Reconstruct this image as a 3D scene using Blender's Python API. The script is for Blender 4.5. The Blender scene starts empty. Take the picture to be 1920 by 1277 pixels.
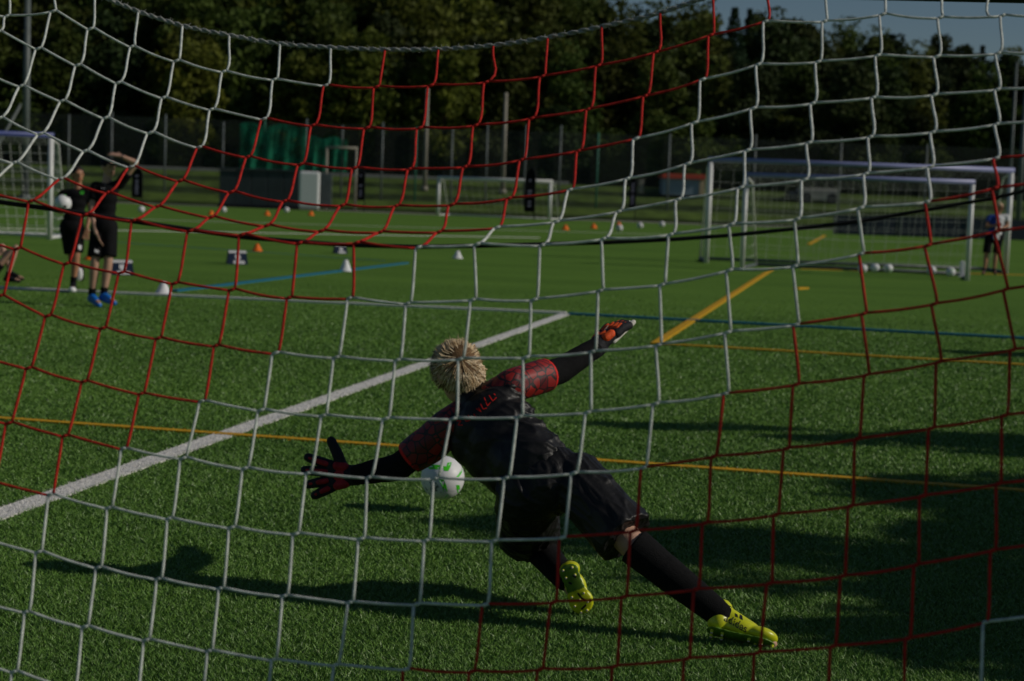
import bpy, bmesh, math, random
import numpy as np
from mathutils import Vector, Matrix, noise
from mathutils.bvhtree import BVHTree
random.seed(7); rng = np.random.default_rng(7)
sc = bpy.context.scene
COL = sc.collection
PI = math.pi

# ------------------------------------------------------------------ camera
F = 3300.0                       # focal length in photo pixels (photo 1920 x 1277)
CAMH, ROLL, PITCH = 1.48, 0.037, math.atan(280.5 / F)
cam = bpy.data.objects.new('camera', bpy.data.cameras.new('camera'))
COL.objects.link(cam)
CR = Matrix.Rotation(PI / 2 - PITCH, 3, 'X') @ Matrix.Rotation(ROLL, 3, 'Z')
cam.matrix_world = Matrix.Translation((0, 0, CAMH)) @ CR.to_4x4()
cam.data.sensor_width = 36; cam.data.lens = F / 1920 * 36
cam.data.clip_start = 0.1; cam.data.clip_end = 3000
cam.data.dof.use_dof = True
cam.data.dof.focus_distance = 5.2
cam.data.dof.aperture_fstop = 5.0
sc.camera = cam
# ------------------------------------------------------------------ light
SUN_EL, SUN_AZ = math.radians(30), math.radians(97)     # azimuth clockwise from +Y
w = bpy.data.worlds.new('World'); sc.world = w; w.use_nodes = True
nt = w.node_tree; bg = nt.nodes['Background']
sky = nt.nodes.new('ShaderNodeTexSky'); sky.sky_type = 'NISHITA'; sky.sun_disc = False
sky.sun_elevation = SUN_EL; sky.sun_rotation = SUN_AZ
sky.air_density = 1.0; sky.dust_density = 0.1; sky.ozone_density = 4.0
nt.links.new(sky.outputs[0], bg.inputs[0]); bg.inputs[1].default_value = 0.068
sun = bpy.data.objects.new('sun', bpy.data.lights.new('sun', 'SUN')); COL.objects.link(sun)
sun.data.energy = 5.0; sun.data.angle = math.radians(0.5); sun.data.color = (1.0, 0.93, 0.82)
TOSUN = Vector((math.sin(SUN_AZ) * math.cos(SUN_EL), math.cos(SUN_AZ) * math.cos(SUN_EL), math.sin(SUN_EL)))
sun.rotation_euler = TOSUN.to_track_quat('Z', 'Y').to_euler()
sc.view_settings.view_transform = 'Standard'; sc.view_settings.look = 'None'
sc.view_settings.exposure = -1.25; sc.view_settings.gamma = 1.0
sc.view_settings.use_curve_mapping = False

# ------------------------------------------------------------------ helpers
CAMP = Vector((0, 0, CAMH))
def ray(px, py): return CR @ Vector(((px - 960) / F, -(py - 638.5) / F, -1.0))
def P(px, py, d):                 # world point seen at a photo pixel, d metres along the optical axis
    return CAMP + ray(px, py) * d
def G(px, py, h=0.0):             # point at height h seen at a photo pixel
    r = ray(px, py); return CAMP + r * ((h - CAMH) / r.z)

def tag(o, label=None, cat=None, group=None, kind=None):
    for k, v in (('label', label), ('category', cat), ('group', group), ('kind', kind)):
        if v: o[k] = v
    return o
def empty(name, loc, label=None, cat=None, group=None):
    o = bpy.data.objects.new(name, None); COL.objects.link(o); o.location = loc
    o.empty_display_size = 0.2
    return tag(o, label, cat, group)
def link(name, me, mat, parent=None, smooth=False, local=False):
    o = bpy.data.objects.new(name, me); COL.objects.link(o)
    if mat is not None:
        for m in (mat if isinstance(mat, (list, tuple)) else [mat]):
            if len(me.materials) < (len(mat) if isinstance(mat, (list, tuple)) else 1): me.materials.append(m)
    if smooth: me.shade_smooth()
    if parent is not None:
        o.parent = parent
        if not local:
            p = parent; off = Vector(p.location)
            while p.parent: p = p.parent; off += Vector(p.location)
            me.transform(Matrix.Translation(-off))
    return o
def fin(name, bm, mat, parent=None, smooth=False, local=False):
    me = bpy.data.meshes.new(name); bmesh.ops.recalc_face_normals(bm, faces=bm.faces[:]); bm.to_mesh(me); bm.free()
    return link(name, me, mat, parent, smooth, local)
def box(bm, c, s, rot=None, bevel=0.0):
    M = Matrix.Translation(c) @ (rot.to_4x4() if rot is not None else Matrix.Identity(4)) @ Matrix.Diagonal((s[0], s[1], s[2], 1))
    r = bmesh.ops.create_cube(bm, size=1.0, matrix=M)
    if bevel > 0:
        es = list({e for v in r['verts'] for e in v.link_edges})
        bmesh.ops.bevel(bm, geom=es, offset=bevel, segments=2, affect='EDGES', profile=0.5)
def tube(bm, pts, r, n=8, cap=True, flat=1.0, mi=0):
    pts = [Vector(p) for p in pts]; rings = []; prev = None
    rr = r if isinstance(r, (list, tuple)) else [r] * len(pts)
    for i, p in enumerate(pts):
        t = (pts[min(i + 1, len(pts) - 1)] - pts[max(i - 1, 0)]).normalized()
        if prev is None:
            a = Vector((0, 0, 1)) if abs(t.z) < .9 else Vector((1, 0, 0))
            u = t.cross(a).normalized()
        else:
            u = (prev - t * prev.dot(t)).normalized()
        v = t.cross(u); prev = u
        rings.append([bm.verts.new(p + (u * math.cos(2 * PI * k / n) * flat + v * math.sin(2 * PI * k / n)) * rr[i]) for k in range(n)])
    for a, b in zip(rings, rings[1:]):
        for k in range(n):
            f = bm.faces.new((a[k], a[(k + 1) % n], b[(k + 1) % n], b[k])); f.material_index = mi
    if cap:
        for rg in (rings[0], rings[-1]):
            f = bm.faces.new(rg); f.material_index = mi
def ball_bm(bm, c, r, rot=None, seg=2):
    r = (r, r, r) if not isinstance(r, (tuple, list)) else r
    M = Matrix.Translation(c) @ (rot.to_4x4() if rot is not None else Matrix.Identity(4)) @ Matrix.Diagonal((r[0], r[1], r[2], 1))
    bmesh.ops.create_icosphere(bm, subdivisions=seg, radius=1.0, matrix=M)
def frame(z, y=None):             # rotation whose columns are x, y, z with z along the given axis
    z = Vector(z).normalized(); y = Vector(y) if y is not None else (Vector((0, 1, 0)) if abs(z.y) < .9 else Vector((1, 0, 0)))
    x = y.cross(z).normalized(); y = z.cross(x).normalized()
    return Matrix((x, y, z)).transposed()
def cap(bm, p0, r0, p1, r1, flat=False, seg=2):        # tapered capsule (flat ends optional)
    p0, p1 = Vector(p0), Vector(p1); d = p1 - p0; L = d.length
    if L > 1e-5:
        M = Matrix.Translation((p0 + p1) / 2) @ frame(d).to_4x4()
        bmesh.ops.create_cone(bm, cap_ends=True, segments=18, radius1=r0, radius2=r1, depth=L, matrix=M)
    if not flat:
        ball_bm(bm, p0, r0, seg=seg); ball_bm(bm, p1, r1, seg=seg)
def skin(name, bm, voxel, mat, parent, smooth=6, disp=None):
    """union of overlapping closed pieces grown into one smooth surface"""
    me = bpy.data.meshes.new('tmp'); bm.to_mesh(me); bm.free()
    o = bpy.data.objects.new('tmp', me); COL.objects.link(o)
    m = o.modifiers.new('r', 'REMESH'); m.mode = 'VOXEL'; m.voxel_size = voxel; m.adaptivity = 0
    if smooth:
        s = o.modifiers.new('s', 'SMOOTH'); s.iterations = smooth; s.factor = 0.5
    dg = bpy.context.evaluated_depsgraph_get()
    out = bpy.data.meshes.new_from_object(o.evaluated_get(dg)); out.name = name
    bpy.data.objects.remove(o); bpy.data.meshes.remove(me)
    if disp:
        no = [v.normal.copy() for v in out.vertices]
        for v, n in zip(out.vertices, no): v.co += n * disp(v.co)
    out.materials.clear()
    return link(name, out, mat, parent, smooth=True)

# ------------------------------------------------------------------ materials
def mat(name, col, rough=0.7, spec=0.3, var=0.15, vs=8.0, bump=0.0, bs=40.0, metal=0.0, col2=None, sheen=0.0, transl=0.0, stretch=None):
    m = bpy.data.materials.new(name); m.use_nodes = True
    t = m.node_tree; b = t.nodes['Principled BSDF']
    tc = t.nodes.new('ShaderNodeTexCoord'); src = tc.outputs['Object']
    if stretch:
        mp = t.nodes.new('ShaderNodeMapping'); mp.inputs['Scale'].default_value = stretch
        t.links.new(src, mp.inputs[0]); src = mp.outputs[0]
    n = t.nodes.new('ShaderNodeTexNoise'); n.inputs['Scale'].default_value = vs; n.inputs['Detail'].default_value = 5
    t.links.new(src, n.inputs['Vector'])
    mx = t.nodes.new('ShaderNodeMix'); mx.data_type = 'RGBA'
    c2 = col2 if col2 else tuple(c * (1 - var) for c in col); c1 = col if col2 else tuple(min(1, c * (1 + var)) for c in col)
    mx.inputs[6].default_value = (*c2, 1); mx.inputs[7].default_value = (*c1, 1)
    mr = t.nodes.new('ShaderNodeMapRange'); mr.inputs[1].default_value = .3; mr.inputs[2].default_value = .7
    t.links.new(n.outputs[0], mr.inputs[0]); t.links.new(mr.outputs[0], mx.inputs[0])
    t.links.new(mx.outputs[2], b.inputs['Base Color'])
    b.inputs['Roughness'].default_value = rough; b.inputs['Specular IOR Level'].default_value = spec
    b.inputs['Metallic'].default_value = metal
    if sheen: b.inputs['Sheen Weight'].default_value = sheen
    if bump:
        n2 = t.nodes.new('ShaderNodeTexNoise'); n2.inputs['Scale'].default_value = bs; n2.inputs['Detail'].default_value = 4
        t.links.new(src, n2.inputs['Vector'])
        bp = t.nodes.new('ShaderNodeBump'); bp.inputs['Strength'].default_value = bump; bp.inputs['Distance'].default_value = 0.01
        t.links.new(n2.outputs[0], bp.inputs['Height']); t.links.new(bp.outputs[0], b.inputs['Normal'])
    if transl:
        tr = t.nodes.new('ShaderNodeBsdfTranslucent'); ms = t.nodes.new('ShaderNodeMixShader'); ms.inputs[0].default_value = transl
        t.links.new(mx.outputs[2], tr.inputs[0]); out = t.nodes['Material Output']
        t.links.new(b.outputs[0], ms.inputs[1]); t.links.new(tr.outputs[0], ms.inputs[2]); t.links.new(ms.outputs[0], out.inputs[0])
    return m
def per_tree(m):
    t = m.node_tree; b = t.nodes['Principled BSDF']; oi = t.nodes.new('ShaderNodeObjectInfo')
    lk = b.inputs['Base Color'].links[0]; src = lk.from_socket
    mr = t.nodes.new('ShaderNodeMapRange'); mr.inputs[3].default_value = .85; mr.inputs[4].default_value = 1.75
    h = t.nodes.new('ShaderNodeHueSaturation'); t.links.new(oi.outputs['Random'], mr.inputs[0]); t.links.new(mr.outputs[0], h.inputs['Value'])
    mh = t.nodes.new('ShaderNodeMapRange'); mh.inputs[3].default_value = .475; mh.inputs[4].default_value = .53
    fr = t.nodes.new('ShaderNodeMath'); fr.operation = 'FRACT'; ml = t.nodes.new('ShaderNodeMath'); ml.operation = 'MULTIPLY'; ml.inputs[1].default_value = 7.3
    t.links.new(oi.outputs['Random'], ml.inputs[0]); t.links.new(ml.outputs[0], fr.inputs[0]); t.links.new(fr.outputs[0], mh.inputs[0]); t.links.new(mh.outputs[0], h.inputs['Hue'])
    t.links.new(src, h.inputs['Color']); t.links.new(h.outputs[0], b.inputs['Base Color'])
    for n in t.nodes:
        if n.type == 'BSDF_TRANSLUCENT': t.links.new(h.outputs[0], n.inputs[0])
    b.inputs['Specular IOR Level'].default_value = .08
    return m
def see_through(m, amount, scale=0):      # woven mesh: a share of the sheet is holes
    t = m.node_tree; b = t.nodes['Principled BSDF']
    if scale:
        tc = t.nodes.new('ShaderNodeTexCoord'); n = t.nodes.new('ShaderNodeTexNoise'); n.inputs['Scale'].default_value = scale
        t.links.new(tc.outputs['Object'], n.inputs['Vector'])
        mr = t.nodes.new('ShaderNodeMapRange'); mr.inputs[1].default_value = .35; mr.inputs[2].default_value = .65
        mr.inputs[3].default_value = max(0, 1 - amount - .3); mr.inputs[4].default_value = min(1, 1 - amount + .3)
        t.links.new(n.outputs[0], mr.inputs[0]); t.links.new(mr.outputs[0], b.inputs['Alpha'])
    else: b.inputs['Alpha'].default_value = 1 - amount
    return m

def turf_mat(name, c_dark, c_light, c_dry, bump):
    m = bpy.data.materials.new(name); m.use_nodes = True; t = m.node_tree; b = t.nodes['Principled BSDF']
    tc = t.nodes.new('ShaderNodeTexCoord')
    def nz(s, d=4, sx=None):
        n = t.nodes.new('ShaderNodeTexNoise'); n.inputs['Scale'].default_value = s; n.inputs['Detail'].default_value = d
        if sx:
            mp = t.nodes.new('ShaderNodeMapping'); mp.inputs['Scale'].default_value = sx
            t.links.new(tc.outputs['Object'], mp.inputs[0]); t.links.new(mp.outputs[0], n.inputs['Vector'])
        else: t.links.new(tc.outputs['Object'], n.inputs['Vector'])
        return n.outputs[0]
    def ramp(fac, a, c, lo=.35, hi=.65):
        mr = t.nodes.new('ShaderNodeMapRange'); mr.inputs[1].default_value = lo; mr.inputs[2].default_value = hi
        mx = t.nodes.new('ShaderNodeMix'); mx.data_type = 'RGBA'; t.links.new(fac, mr.inputs[0]); t.links.new(mr.outputs[0], mx.inputs[0])
        for s, v in ((6, a), (7, c)):
            if isinstance(v, tuple): mx.inputs[s].default_value = (*v, 1)
            else: t.links.new(v, mx.inputs[s])
        return mx.outputs[2]
    fine = ramp(nz(90, 3), c_dark, c_light, .3, .7)
    dry = ramp(nz(140, 2), fine, c_dry, .6, .75)
    big = t.nodes.new('ShaderNodeMix'); big.data_type = 'RGBA'; big.blend_type = 'MULTIPLY'; big.inputs[0].default_value = 1
    t.links.new(dry, big.inputs[6])
    patch = ramp(nz(0.35, 4, (0.5, 1.6, 1)), (0.86, 0.88, 0.86), (1.1, 1.08, 1.05))
    t.links.new(patch, big.inputs[7])
    t.links.new(big.outputs[2], b.inputs['Base Color'])
    b.inputs['Roughness'].default_value = .45 if not bump else .9; b.inputs['Specular IOR Level'].default_value = .35 if not bump else .03
    if bump:
        bp = t.nodes.new('ShaderNodeBump'); bp.inputs['Strength'].default_value = bump; bp.inputs['Distance'].default_value = .02
        t.links.new(nz(55, 5), bp.inputs['Height']); t.links.new(bp.outputs[0], b.inputs['Normal'])
    return m
GD, GL, GY = (0.070, 0.153, 0.027), (0.148, 0.268, 0.047), (0.48, 0.58, 0.28)
M = {}
M['turf'] = turf_mat('turf', GD, GL, GL, 0.6)
M['blade'] = turf_mat('turf_blade', (0.038, 0.106, 0.015), (0.205, 0.385, 0.068), GY, 0)
M['line_white'] = mat('line_white', (0.74, 0.72, 0.68), .7, .2, .12, 30, .4, 60)
M['line_yellow'] = mat('line_yellow', (0.62, 0.34, 0.014), .7, .2, .15, 30, .4, 60)
M['line_blue'] = mat('line_blue', (0.012, 0.15, 0.24), .7, .2, .15, 30, .4, 60)
M['bank'] = mat('bank_grass', (0.070, 0.112, 0.018), .8, .2, .35, 1.2, .5, 6)
M['bank_shade'] = mat('bank_grass_shaded', (0.028, 0.045, 0.012), .9, .1, .4, 1.5, .5, 6)  # darkened bank grass: the shade bands of the terraces painted as colour
M['path'] = mat('path', (0.26, 0.25, 0.22), .85, .2, .15, 2, .3, 20)
M['earth'] = mat('wood_floor', (0.03, 0.04, 0.015), .9, .1, .3, .3, .5, 2)
M['white_cord'] = mat('white_cord', (0.70, 0.74, 0.68), .75, .2, .22, 60, .5, 900)
M['red_cord'] = mat('red_cord', (0.56, 0.024, 0.016), .7, .2, .28, 60, .5, 900)
M['black_strap'] = mat('black_strap', (0.012, 0.012, 0.013), .8, .2, .2, 90, .3, 600)
M['alu'] = mat('painted_alu', (0.72, 0.72, 0.70), .4, .4, .06, 5)
M['alu_deep_blue'] = mat('deep_blue_bar', (0.06, 0.08, 0.26), .4, .4, .08, 5)
M['alu_blue'] = mat('blue_bar', (0.26, 0.28, 0.50), .4, .4, .08, 5)
M['dark_bar'] = mat('dark_bar', (0.03, 0.03, 0.035), .45, .4, .15, 8)
M['skin'] = mat('skin', (0.52, 0.30, 0.21), .5, .35, .1, 20, .15, 120)
M['skin_tan'] = mat('skin_tan', (0.42, 0.20, 0.11), .5, .35, .1, 20, .15, 120)
M['black_cloth'] = mat('black_cloth', (0.008, 0.008, 0.009), .85, .12, .25, 14, .35, 60)
M['satin'] = mat('black_satin', (0.010, 0.0095, 0.0095), .48, .30, .25, 12, .25, 40)
M['black_knit'] = mat('black_knit', (0.0085, 0.0085, 0.009), .9, .12, .3, 80, .5, 300)
M['blond'] = mat('blond_hair', (0.92, 0.76, 0.52), .42, .4, .1, 45, col2=(0.58, 0.40, 0.20))
M['blond_mid'] = mat('blond_hair_mid', (0.62, 0.44, 0.24), .45, .35, .1, 45, col2=(0.40, 0.25, 0.11))
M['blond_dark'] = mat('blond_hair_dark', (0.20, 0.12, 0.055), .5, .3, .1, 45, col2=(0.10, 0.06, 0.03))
M['blond_root'] = mat('blond_roots', (0.16, 0.09, 0.04), .7, .2, .3, 80, .5, 200)
M['dark_hair'] = mat('dark_hair', (0.02, 0.014, 0.01), .6, .3, .3, 60, .4, 150)
M['volt'] = mat('volt_boot', (0.62, 0.66, 0.015), .35, .5, .08, 20)
M['volt_sole_shaded'] = mat('volt_sole_shaded', (0.10, 0.20, 0.015), .4, .4, .3, 40)  # dark green sole tone, with the heel's shade painted in
M['stud_tip'] = mat('stud_tip', (0.75, 0.62, 0.55), .5, .3, .1, 50)
M['ink'] = mat('black_print', (0.012, 0.012, 0.02), .6, .2, .1, 50)
M['red_ink'] = mat('red_print', (0.65, 0.02, 0.015), .6, .2, .1, 50)
M['glove_black'] = mat('glove_black', (0.012, 0.012, 0.016), .7, .3, .3, 60, .4, 200)
M['glove_red'] = mat('glove_red', (0.36, 0.015, 0.02), .65, .3, .2, 60, .4, 200)
M['glove_orange'] = mat('glove_orange', (0.85, 0.10, 0.015), .6, .3, .15, 60, .4, 200)
M['glove_latex'] = mat('glove_latex', (0.72, 0.70, 0.62), .7, .2, .1, 60, .3, 200)
M['blue_shoe'] = mat('blue_shoe', (0.01, 0.15, 0.55), .4, .4, .15, 20)
M['white_plastic'] = mat('white_plastic', (0.78, 0.78, 0.78), .45, .4, .05, 10)
M['orange_plastic'] = mat('orange_plastic', (0.9, 0.17, 0.01), .5, .35, .1, 10)
M['navy'] = mat('navy_board', (0.008, 0.02, 0.05), .5, .3, .2, 10)
M['white_print'] = mat('white_print', (0.72, 0.70, 0.72), .6, .2, .1, 20)
M['blue_shirt'] = mat('blue_shirt', (0.02, 0.06, 0.30), .75, .2, .2, 12, .4, 40)
M['grey_shirt'] = mat('pale_shirt', (0.66, 0.66, 0.68), .75, .2, .1, 12, .4, 40)
M['green_trim'] = mat('green_trim', (0.05, 0.42, 0.03), .7, .2, .1, 20)
M['pole'] = mat('galvanised_pole', (0.11, 0.13, 0.125), .5, .4, .15, 3)
M['pale_pole'] = mat('pale_pole', (0.27, 0.25, 0.20), .6, .3, .2, 3)
M['green_pole'] = mat('green_pole', (0.03, 0.14, 0.09), .55, .3, .15, 3)
M['green_net'] = see_through(mat('green_net', (0.01, 0.17, 0.09), .8, .2, .4, 1.5), .35, 1.2)
M['wire'] = see_through(mat('wire_mesh', (0.16, 0.18, 0.16), .6, .3, .1, 4), .86)
M['goal_net'] = mat('goal_net', (0.55, 0.57, 0.52), .8, .2, .1, 4)
M['anthracite'] = mat('anthracite_panel', (0.035, 0.045, 0.05), .5, .35, .2, 1.5)
M['flag_black'] = mat('flag_black', (0.007, 0.007, 0.010), .7, .2, .2, 4)
M['flag_print'] = mat('flag_print', (0.28, 0.26, 0.36), .7, .2, .2, 4)
M['hut_blue'] = mat('hut_wall', (0.24, 0.32, 0.40), .7, .2, .1, 2)
M['hut_red'] = mat('hut_roof_edge', (0.62, 0.07, 0.035), .6, .3, .1, 2)
M['cream'] = mat('cream_wall', (0.55, 0.42, 0.26), .7, .2, .1, 2)
M['concrete'] = mat('concrete', (0.30, 0.30, 0.27), .85, .2, .2, .6, .4, 5)
M['tarp'] = mat('dark_tarp', (0.025, 0.035, 0.05), .7, .25, .25, 1.2)
M['bark'] = mat('bark', (0.07, 0.055, 0.04), .9, .1, .3, 3, .6, 8, stretch=(3, 3, .6))
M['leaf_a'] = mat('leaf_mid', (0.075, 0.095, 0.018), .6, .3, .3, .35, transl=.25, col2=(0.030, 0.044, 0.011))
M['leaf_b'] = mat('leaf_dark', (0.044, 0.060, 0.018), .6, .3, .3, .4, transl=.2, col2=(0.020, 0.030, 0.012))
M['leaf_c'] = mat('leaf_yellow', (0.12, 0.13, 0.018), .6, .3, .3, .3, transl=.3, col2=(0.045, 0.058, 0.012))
M['needle'] = mat('needle', (0.016, 0.028, 0.012), .7, .2, .3, .5, transl=.1)
for q_ in ('leaf_a', 'leaf_b', 'leaf_c', 'needle'): per_tree(M[q_])
def crackle():
    m = bpy.data.materials.new('crackle_print'); m.use_nodes = True; t = m.node_tree; b = t.nodes['Principled BSDF']
    tc = t.nodes.new('ShaderNodeTexCoord'); v = t.nodes.new('ShaderNodeTexVoronoi'); v.feature = 'DISTANCE_TO_EDGE'; v.inputs['Scale'].default_value = 27
    v2 = t.nodes.new('ShaderNodeTexVoronoi'); v2.feature = 'F1'; v2.inputs['Scale'].default_value = 27
    t.links.new(tc.outputs['Object'], v.inputs['Vector']); t.links.new(tc.outputs['Object'], v2.inputs['Vector'])
    mr = t.nodes.new('ShaderNodeMapRange'); mr.inputs[1].default_value = .045; mr.inputs[2].default_value = .085
    t.links.new(v.outputs['Distance'], mr.inputs[0])
    sp = t.nodes.new('ShaderNodeSeparateColor'); t.links.new(v2.outputs['Color'], sp.inputs[0])
    cell = t.nodes.new('ShaderNodeMix'); cell.data_type = 'RGBA'; cell.inputs[6].default_value = (.085, .006, .011, 1); cell.inputs[7].default_value = (.31, .013, .009, 1)
    t.links.new(sp.outputs[0], cell.inputs[0])
    mx = t.nodes.new('ShaderNodeMix'); mx.data_type = 'RGBA'; mx.inputs[6].default_value = (.010, .008, .009, 1)
    t.links.new(mr.outputs[0], mx.inputs[0]); t.links.new(cell.outputs[2], mx.inputs[7])
    t.links.new(mx.outputs[2], b.inputs['Base Color']); b.inputs['Roughness'].default_value = .55
    return m
M['crackle'] = crackle()

# ------------------------------------------------------------------ setting
def sheet(name, corners, z, m, kind='structure'):
    bm = bmesh.new(); bm.faces.new([bm.verts.new((c[0], c[1], z)) for c in corners])
    return tag(fin(name, bm, m), kind=kind)
sheet('ground', [(-900, -300), (900, -300), (900, 1500), (-900, 1500)], -0.03, M['earth'])
sheet('pitch', [(-140, -40), (140, -40), (140, 97), (-140, 97)], 0.0, M['turf'])
sheet('path', [(-140, 97), (140, 97), (140, 100.5), (-140, 100.5)], 0.012, M['path'])
# terraced grass bank beyond the path
bm = bmesh.new()
prof = [(100.5, 0.0), (101.6, .22), (103, .6), (106, .66), (107, 1.0), (108.2, 1.35), (112, 1.4), (112.9, 1.7), (114, 2.0), (122, 2.1), (130, 2.3), (150, 5), (172, 9), (190, 14), (230, 15)]
rows = []
xs = [-150 + 6 * i for i in range(51)]
for y, z in prof:
    rows.append([bm.verts.new((x, y + .25 * noise.noise((x * .05, y, 0)), z * (1.0 if y < 130 else 1.0 + max(-.35, -x * .006)) + .06 * noise.noise((x * .13, y * .3, 3)))) for x in xs])
for a, b in zip(rows, rows[1:]):
    for i in range(len(xs) - 1):
        f = bm.faces.new((a[i], a[i + 1], b[i + 1], b[i]))
        yy_ = a[i].co.y; f.material_index = 1 if yy_ > 121 else (2 if min(abs(yy_ - q_) for q_ in (100.5, 106, 112)) < .62 else 0)  # foot of each terrace slope takes the painted shade colour
tag(fin('embankment', bm, [M['bank'], M['earth'], M['bank_shade']], smooth=False), kind='structure')

LINES = []                        # (a, b, width, material) also used to colour the turf blades
def line(a, b, wd, m, ext0=0.0, ext1=0.0, z=0.004, pile=.022):
    a, b = G(*a), G(*b); d = (b - a).normalized(); a = a - d * ext0; b = b + d * ext1
    s = Vector((-d.y, d.x, 0)) * wd / 2
    z0_ = z; z = z + pile                # the coloured fibres stand a little proud of the infill
    bm = bmesh.new(); lo = [bm.verts.new((q.x, q.y, -.01)) for q in (a - s, b - s, b + s, a + s)]; hi = [bm.verts.new((q.x, q.y, z)) for q in (a - s, b - s, b + s, a + s)]
    bm.faces.new(hi)
    for i_ in range(4): bm.faces.new((lo[i_], lo[(i_ + 1) % 4], hi[(i_ + 1) % 4], hi[i_]))
    tag(fin('pitch_line', bm, M[m]), kind='structure'); LINES.append((a, b, wd, m))
line((0, 541), (1062, 589), .12, 'line_white', 25, .0)
line((1060, 589.5), (0, 966), .13, 'line_white', .0, 2.5, .008, 0)
line((0, 786), (1920, 922), .075, 'line_yellow', 6, 4, .012, 0)
line((1230, 646), (1920, 686), .09, 'line_yellow', 0, 8, .004, .014)
line((1228, 647), (1447, 506), .09, 'line_yellow', 0, 0, .012, .010)
line((1516, 459), (1546, 442), .12, 'line_yellow'); line((1492, 542.5), (1511, 541.5), .12, 'line_yellow')
line((325, 547), (762, 494), .11, 'line_blue', 0, 0, .012, .010)
line((1066, 590), (1920, 636), .12, 'line_blue', 0, 10)
line((330, 462), (720, 489), .07, 'line_blue', 8, 0, .004, 0)
line((200, 432), (1010, 446), .16, 'line_white', 30, 0, .004, .008)
line((1500, 505), (1920, 516), .12, 'line_yellow', 0, 8, .004, .008)
line((0, 404), (800, 427), .2, 'line_white', 30, 10, .004, 0)

# turf blades close to the camera, thinning out with distance
def blades():
    N = 820000
    z0, z1 = 5.0, 30.0
    zz = np.linspace(z0, z1, 400); dens = (.70 * zz + 1.4) / zz ** 2.75 * np.clip((30 - zz) / 12, 0, 1)
    cdf = np.cumsum(dens); cdf /= cdf[-1]
    Y = np.interp(rng.random(N), cdf, zz); X = (rng.random(N) * 2 - 1) * (.345 * Y + .7)
    sc_ = np.clip(Y / 6.5, 1, 3.2); fade = np.clip((31 - Y) / 14, .25, 1)
    h = (0.008 + 0.013 * rng.random(N)) * fade; wd = .0027 * sc_ * (.7 + .6 * rng.random(N))
    ang = rng.random(N) * 2 * PI; lean = rng.random(N) ** .8 * .030; la = rng.random(N) * 2 * PI
    gi = np.zeros(N, dtype=np.int32)
    for a, b, lw, m in LINES:
        d = np.array([b.x - a.x, b.y - a.y]); L = np.hypot(*d); d /= L
        s = (X - a.x) * d[0] + (Y - a.y) * d[1]; q = np.abs(-(X - a.x) * d[1] + (Y - a.y) * d[0])
        hit = (s > 0) & (s < L) & (q < lw / 2 + rng.normal(0, .004, N))
        gi[hit] = {'line_white': 1, 'line_yellow': 2, 'line_blue': 3}[m]
    co = np.zeros((N, 3, 3), dtype=np.float32)
    cx, cy = np.cos(ang) * wd, np.sin(ang) * wd
    co[:, 0] = np.stack([X - cx, Y - cy, np.zeros(N)], 1); co[:, 1] = np.stack([X + cx, Y + cy, np.zeros(N)], 1)
    co[:, 2] = np.stack([X + np.cos(la) * lean, Y + np.sin(la) * lean, h], 1)
    me = bpy.data.meshes.new('turf_blades')
    me.vertices.add(N * 3); me.vertices.foreach_set('co', co.ravel())
    me.loops.add(N * 3); me.loops.foreach_set('vertex_index', np.arange(N * 3, dtype=np.int32))
    me.polygons.add(N); me.polygons.foreach_set('loop_start', np.arange(0, N * 3, 3, dtype=np.int32))
    me.polygons.foreach_set('material_index', gi)
    me.update(); me.validate()
    o = link('turf_blades', me, [M['blade'], M['line_white'], M['line_yellow'], M['line_blue']])
    tag(o, kind='stuff')
    o['label'] = 'short green artificial turf blades in the foreground'
blades()

# ------------------------------------------------------------------ trees
def crown_mesh(name, n, hx, hz, z0, m, leaf, seed, conifer=False):
    r = np.random.default_rng(seed); vs = []; fs = []
    clumps = []
    if not conifer:
        nc = 60
        for i in range(nc):
            u = r.normal(size=3); u /= np.linalg.norm(u); rad = r.random() ** .4
            k = 1 - .35 * max(0, u[2])
            clumps.append((np.array([u[0] * hx * rad * k, u[1] * hx * rad * k, z0 + hz + u[2] * hz * rad]), .9 + 1.3 * r.random()))
    for i in range(n):
        if conifer:
            tq = r.random() ** .75; a = r.random() * 2 * PI; lay = math.floor(tq * 16) / 16
            rr = hx * (1 - lay) ** .9 * (.15 + .9 * r.random()) + .04
            c = np.array([math.cos(a) * rr, math.sin(a) * rr, z0 + 2 * hz * tq - rr * .35]); s = leaf * (.6 + .6 * r.random()) * (.3 + .7 * (1 - tq))
        else:
            cc, cr = clumps[int(r.integers(len(clumps)))]
            u = r.normal(size=3); u /= np.linalg.norm(u); c = cc + u * cr * (.55 + .5 * r.random()) * np.array([1, 1, .75]); s = leaf * (.55 + .8 * r.random())
        a1 = r.normal(size=3); a1 /= np.linalg.norm(a1); a2 = np.cross(a1, r.normal(size=3)); a2 /= np.linalg.norm(a2)
        b = len(vs); vs += [c - a1 * s, c - a2 * s * .55, c + a1 * s, c + a2 * s * .55]; fs.append((b, b + 1, b + 2, b + 3))
    me = bpy.data.meshes.new(name); me.from_pydata([tuple(v) for v in vs], [], fs); me.materials.append(m)
    return me
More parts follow.
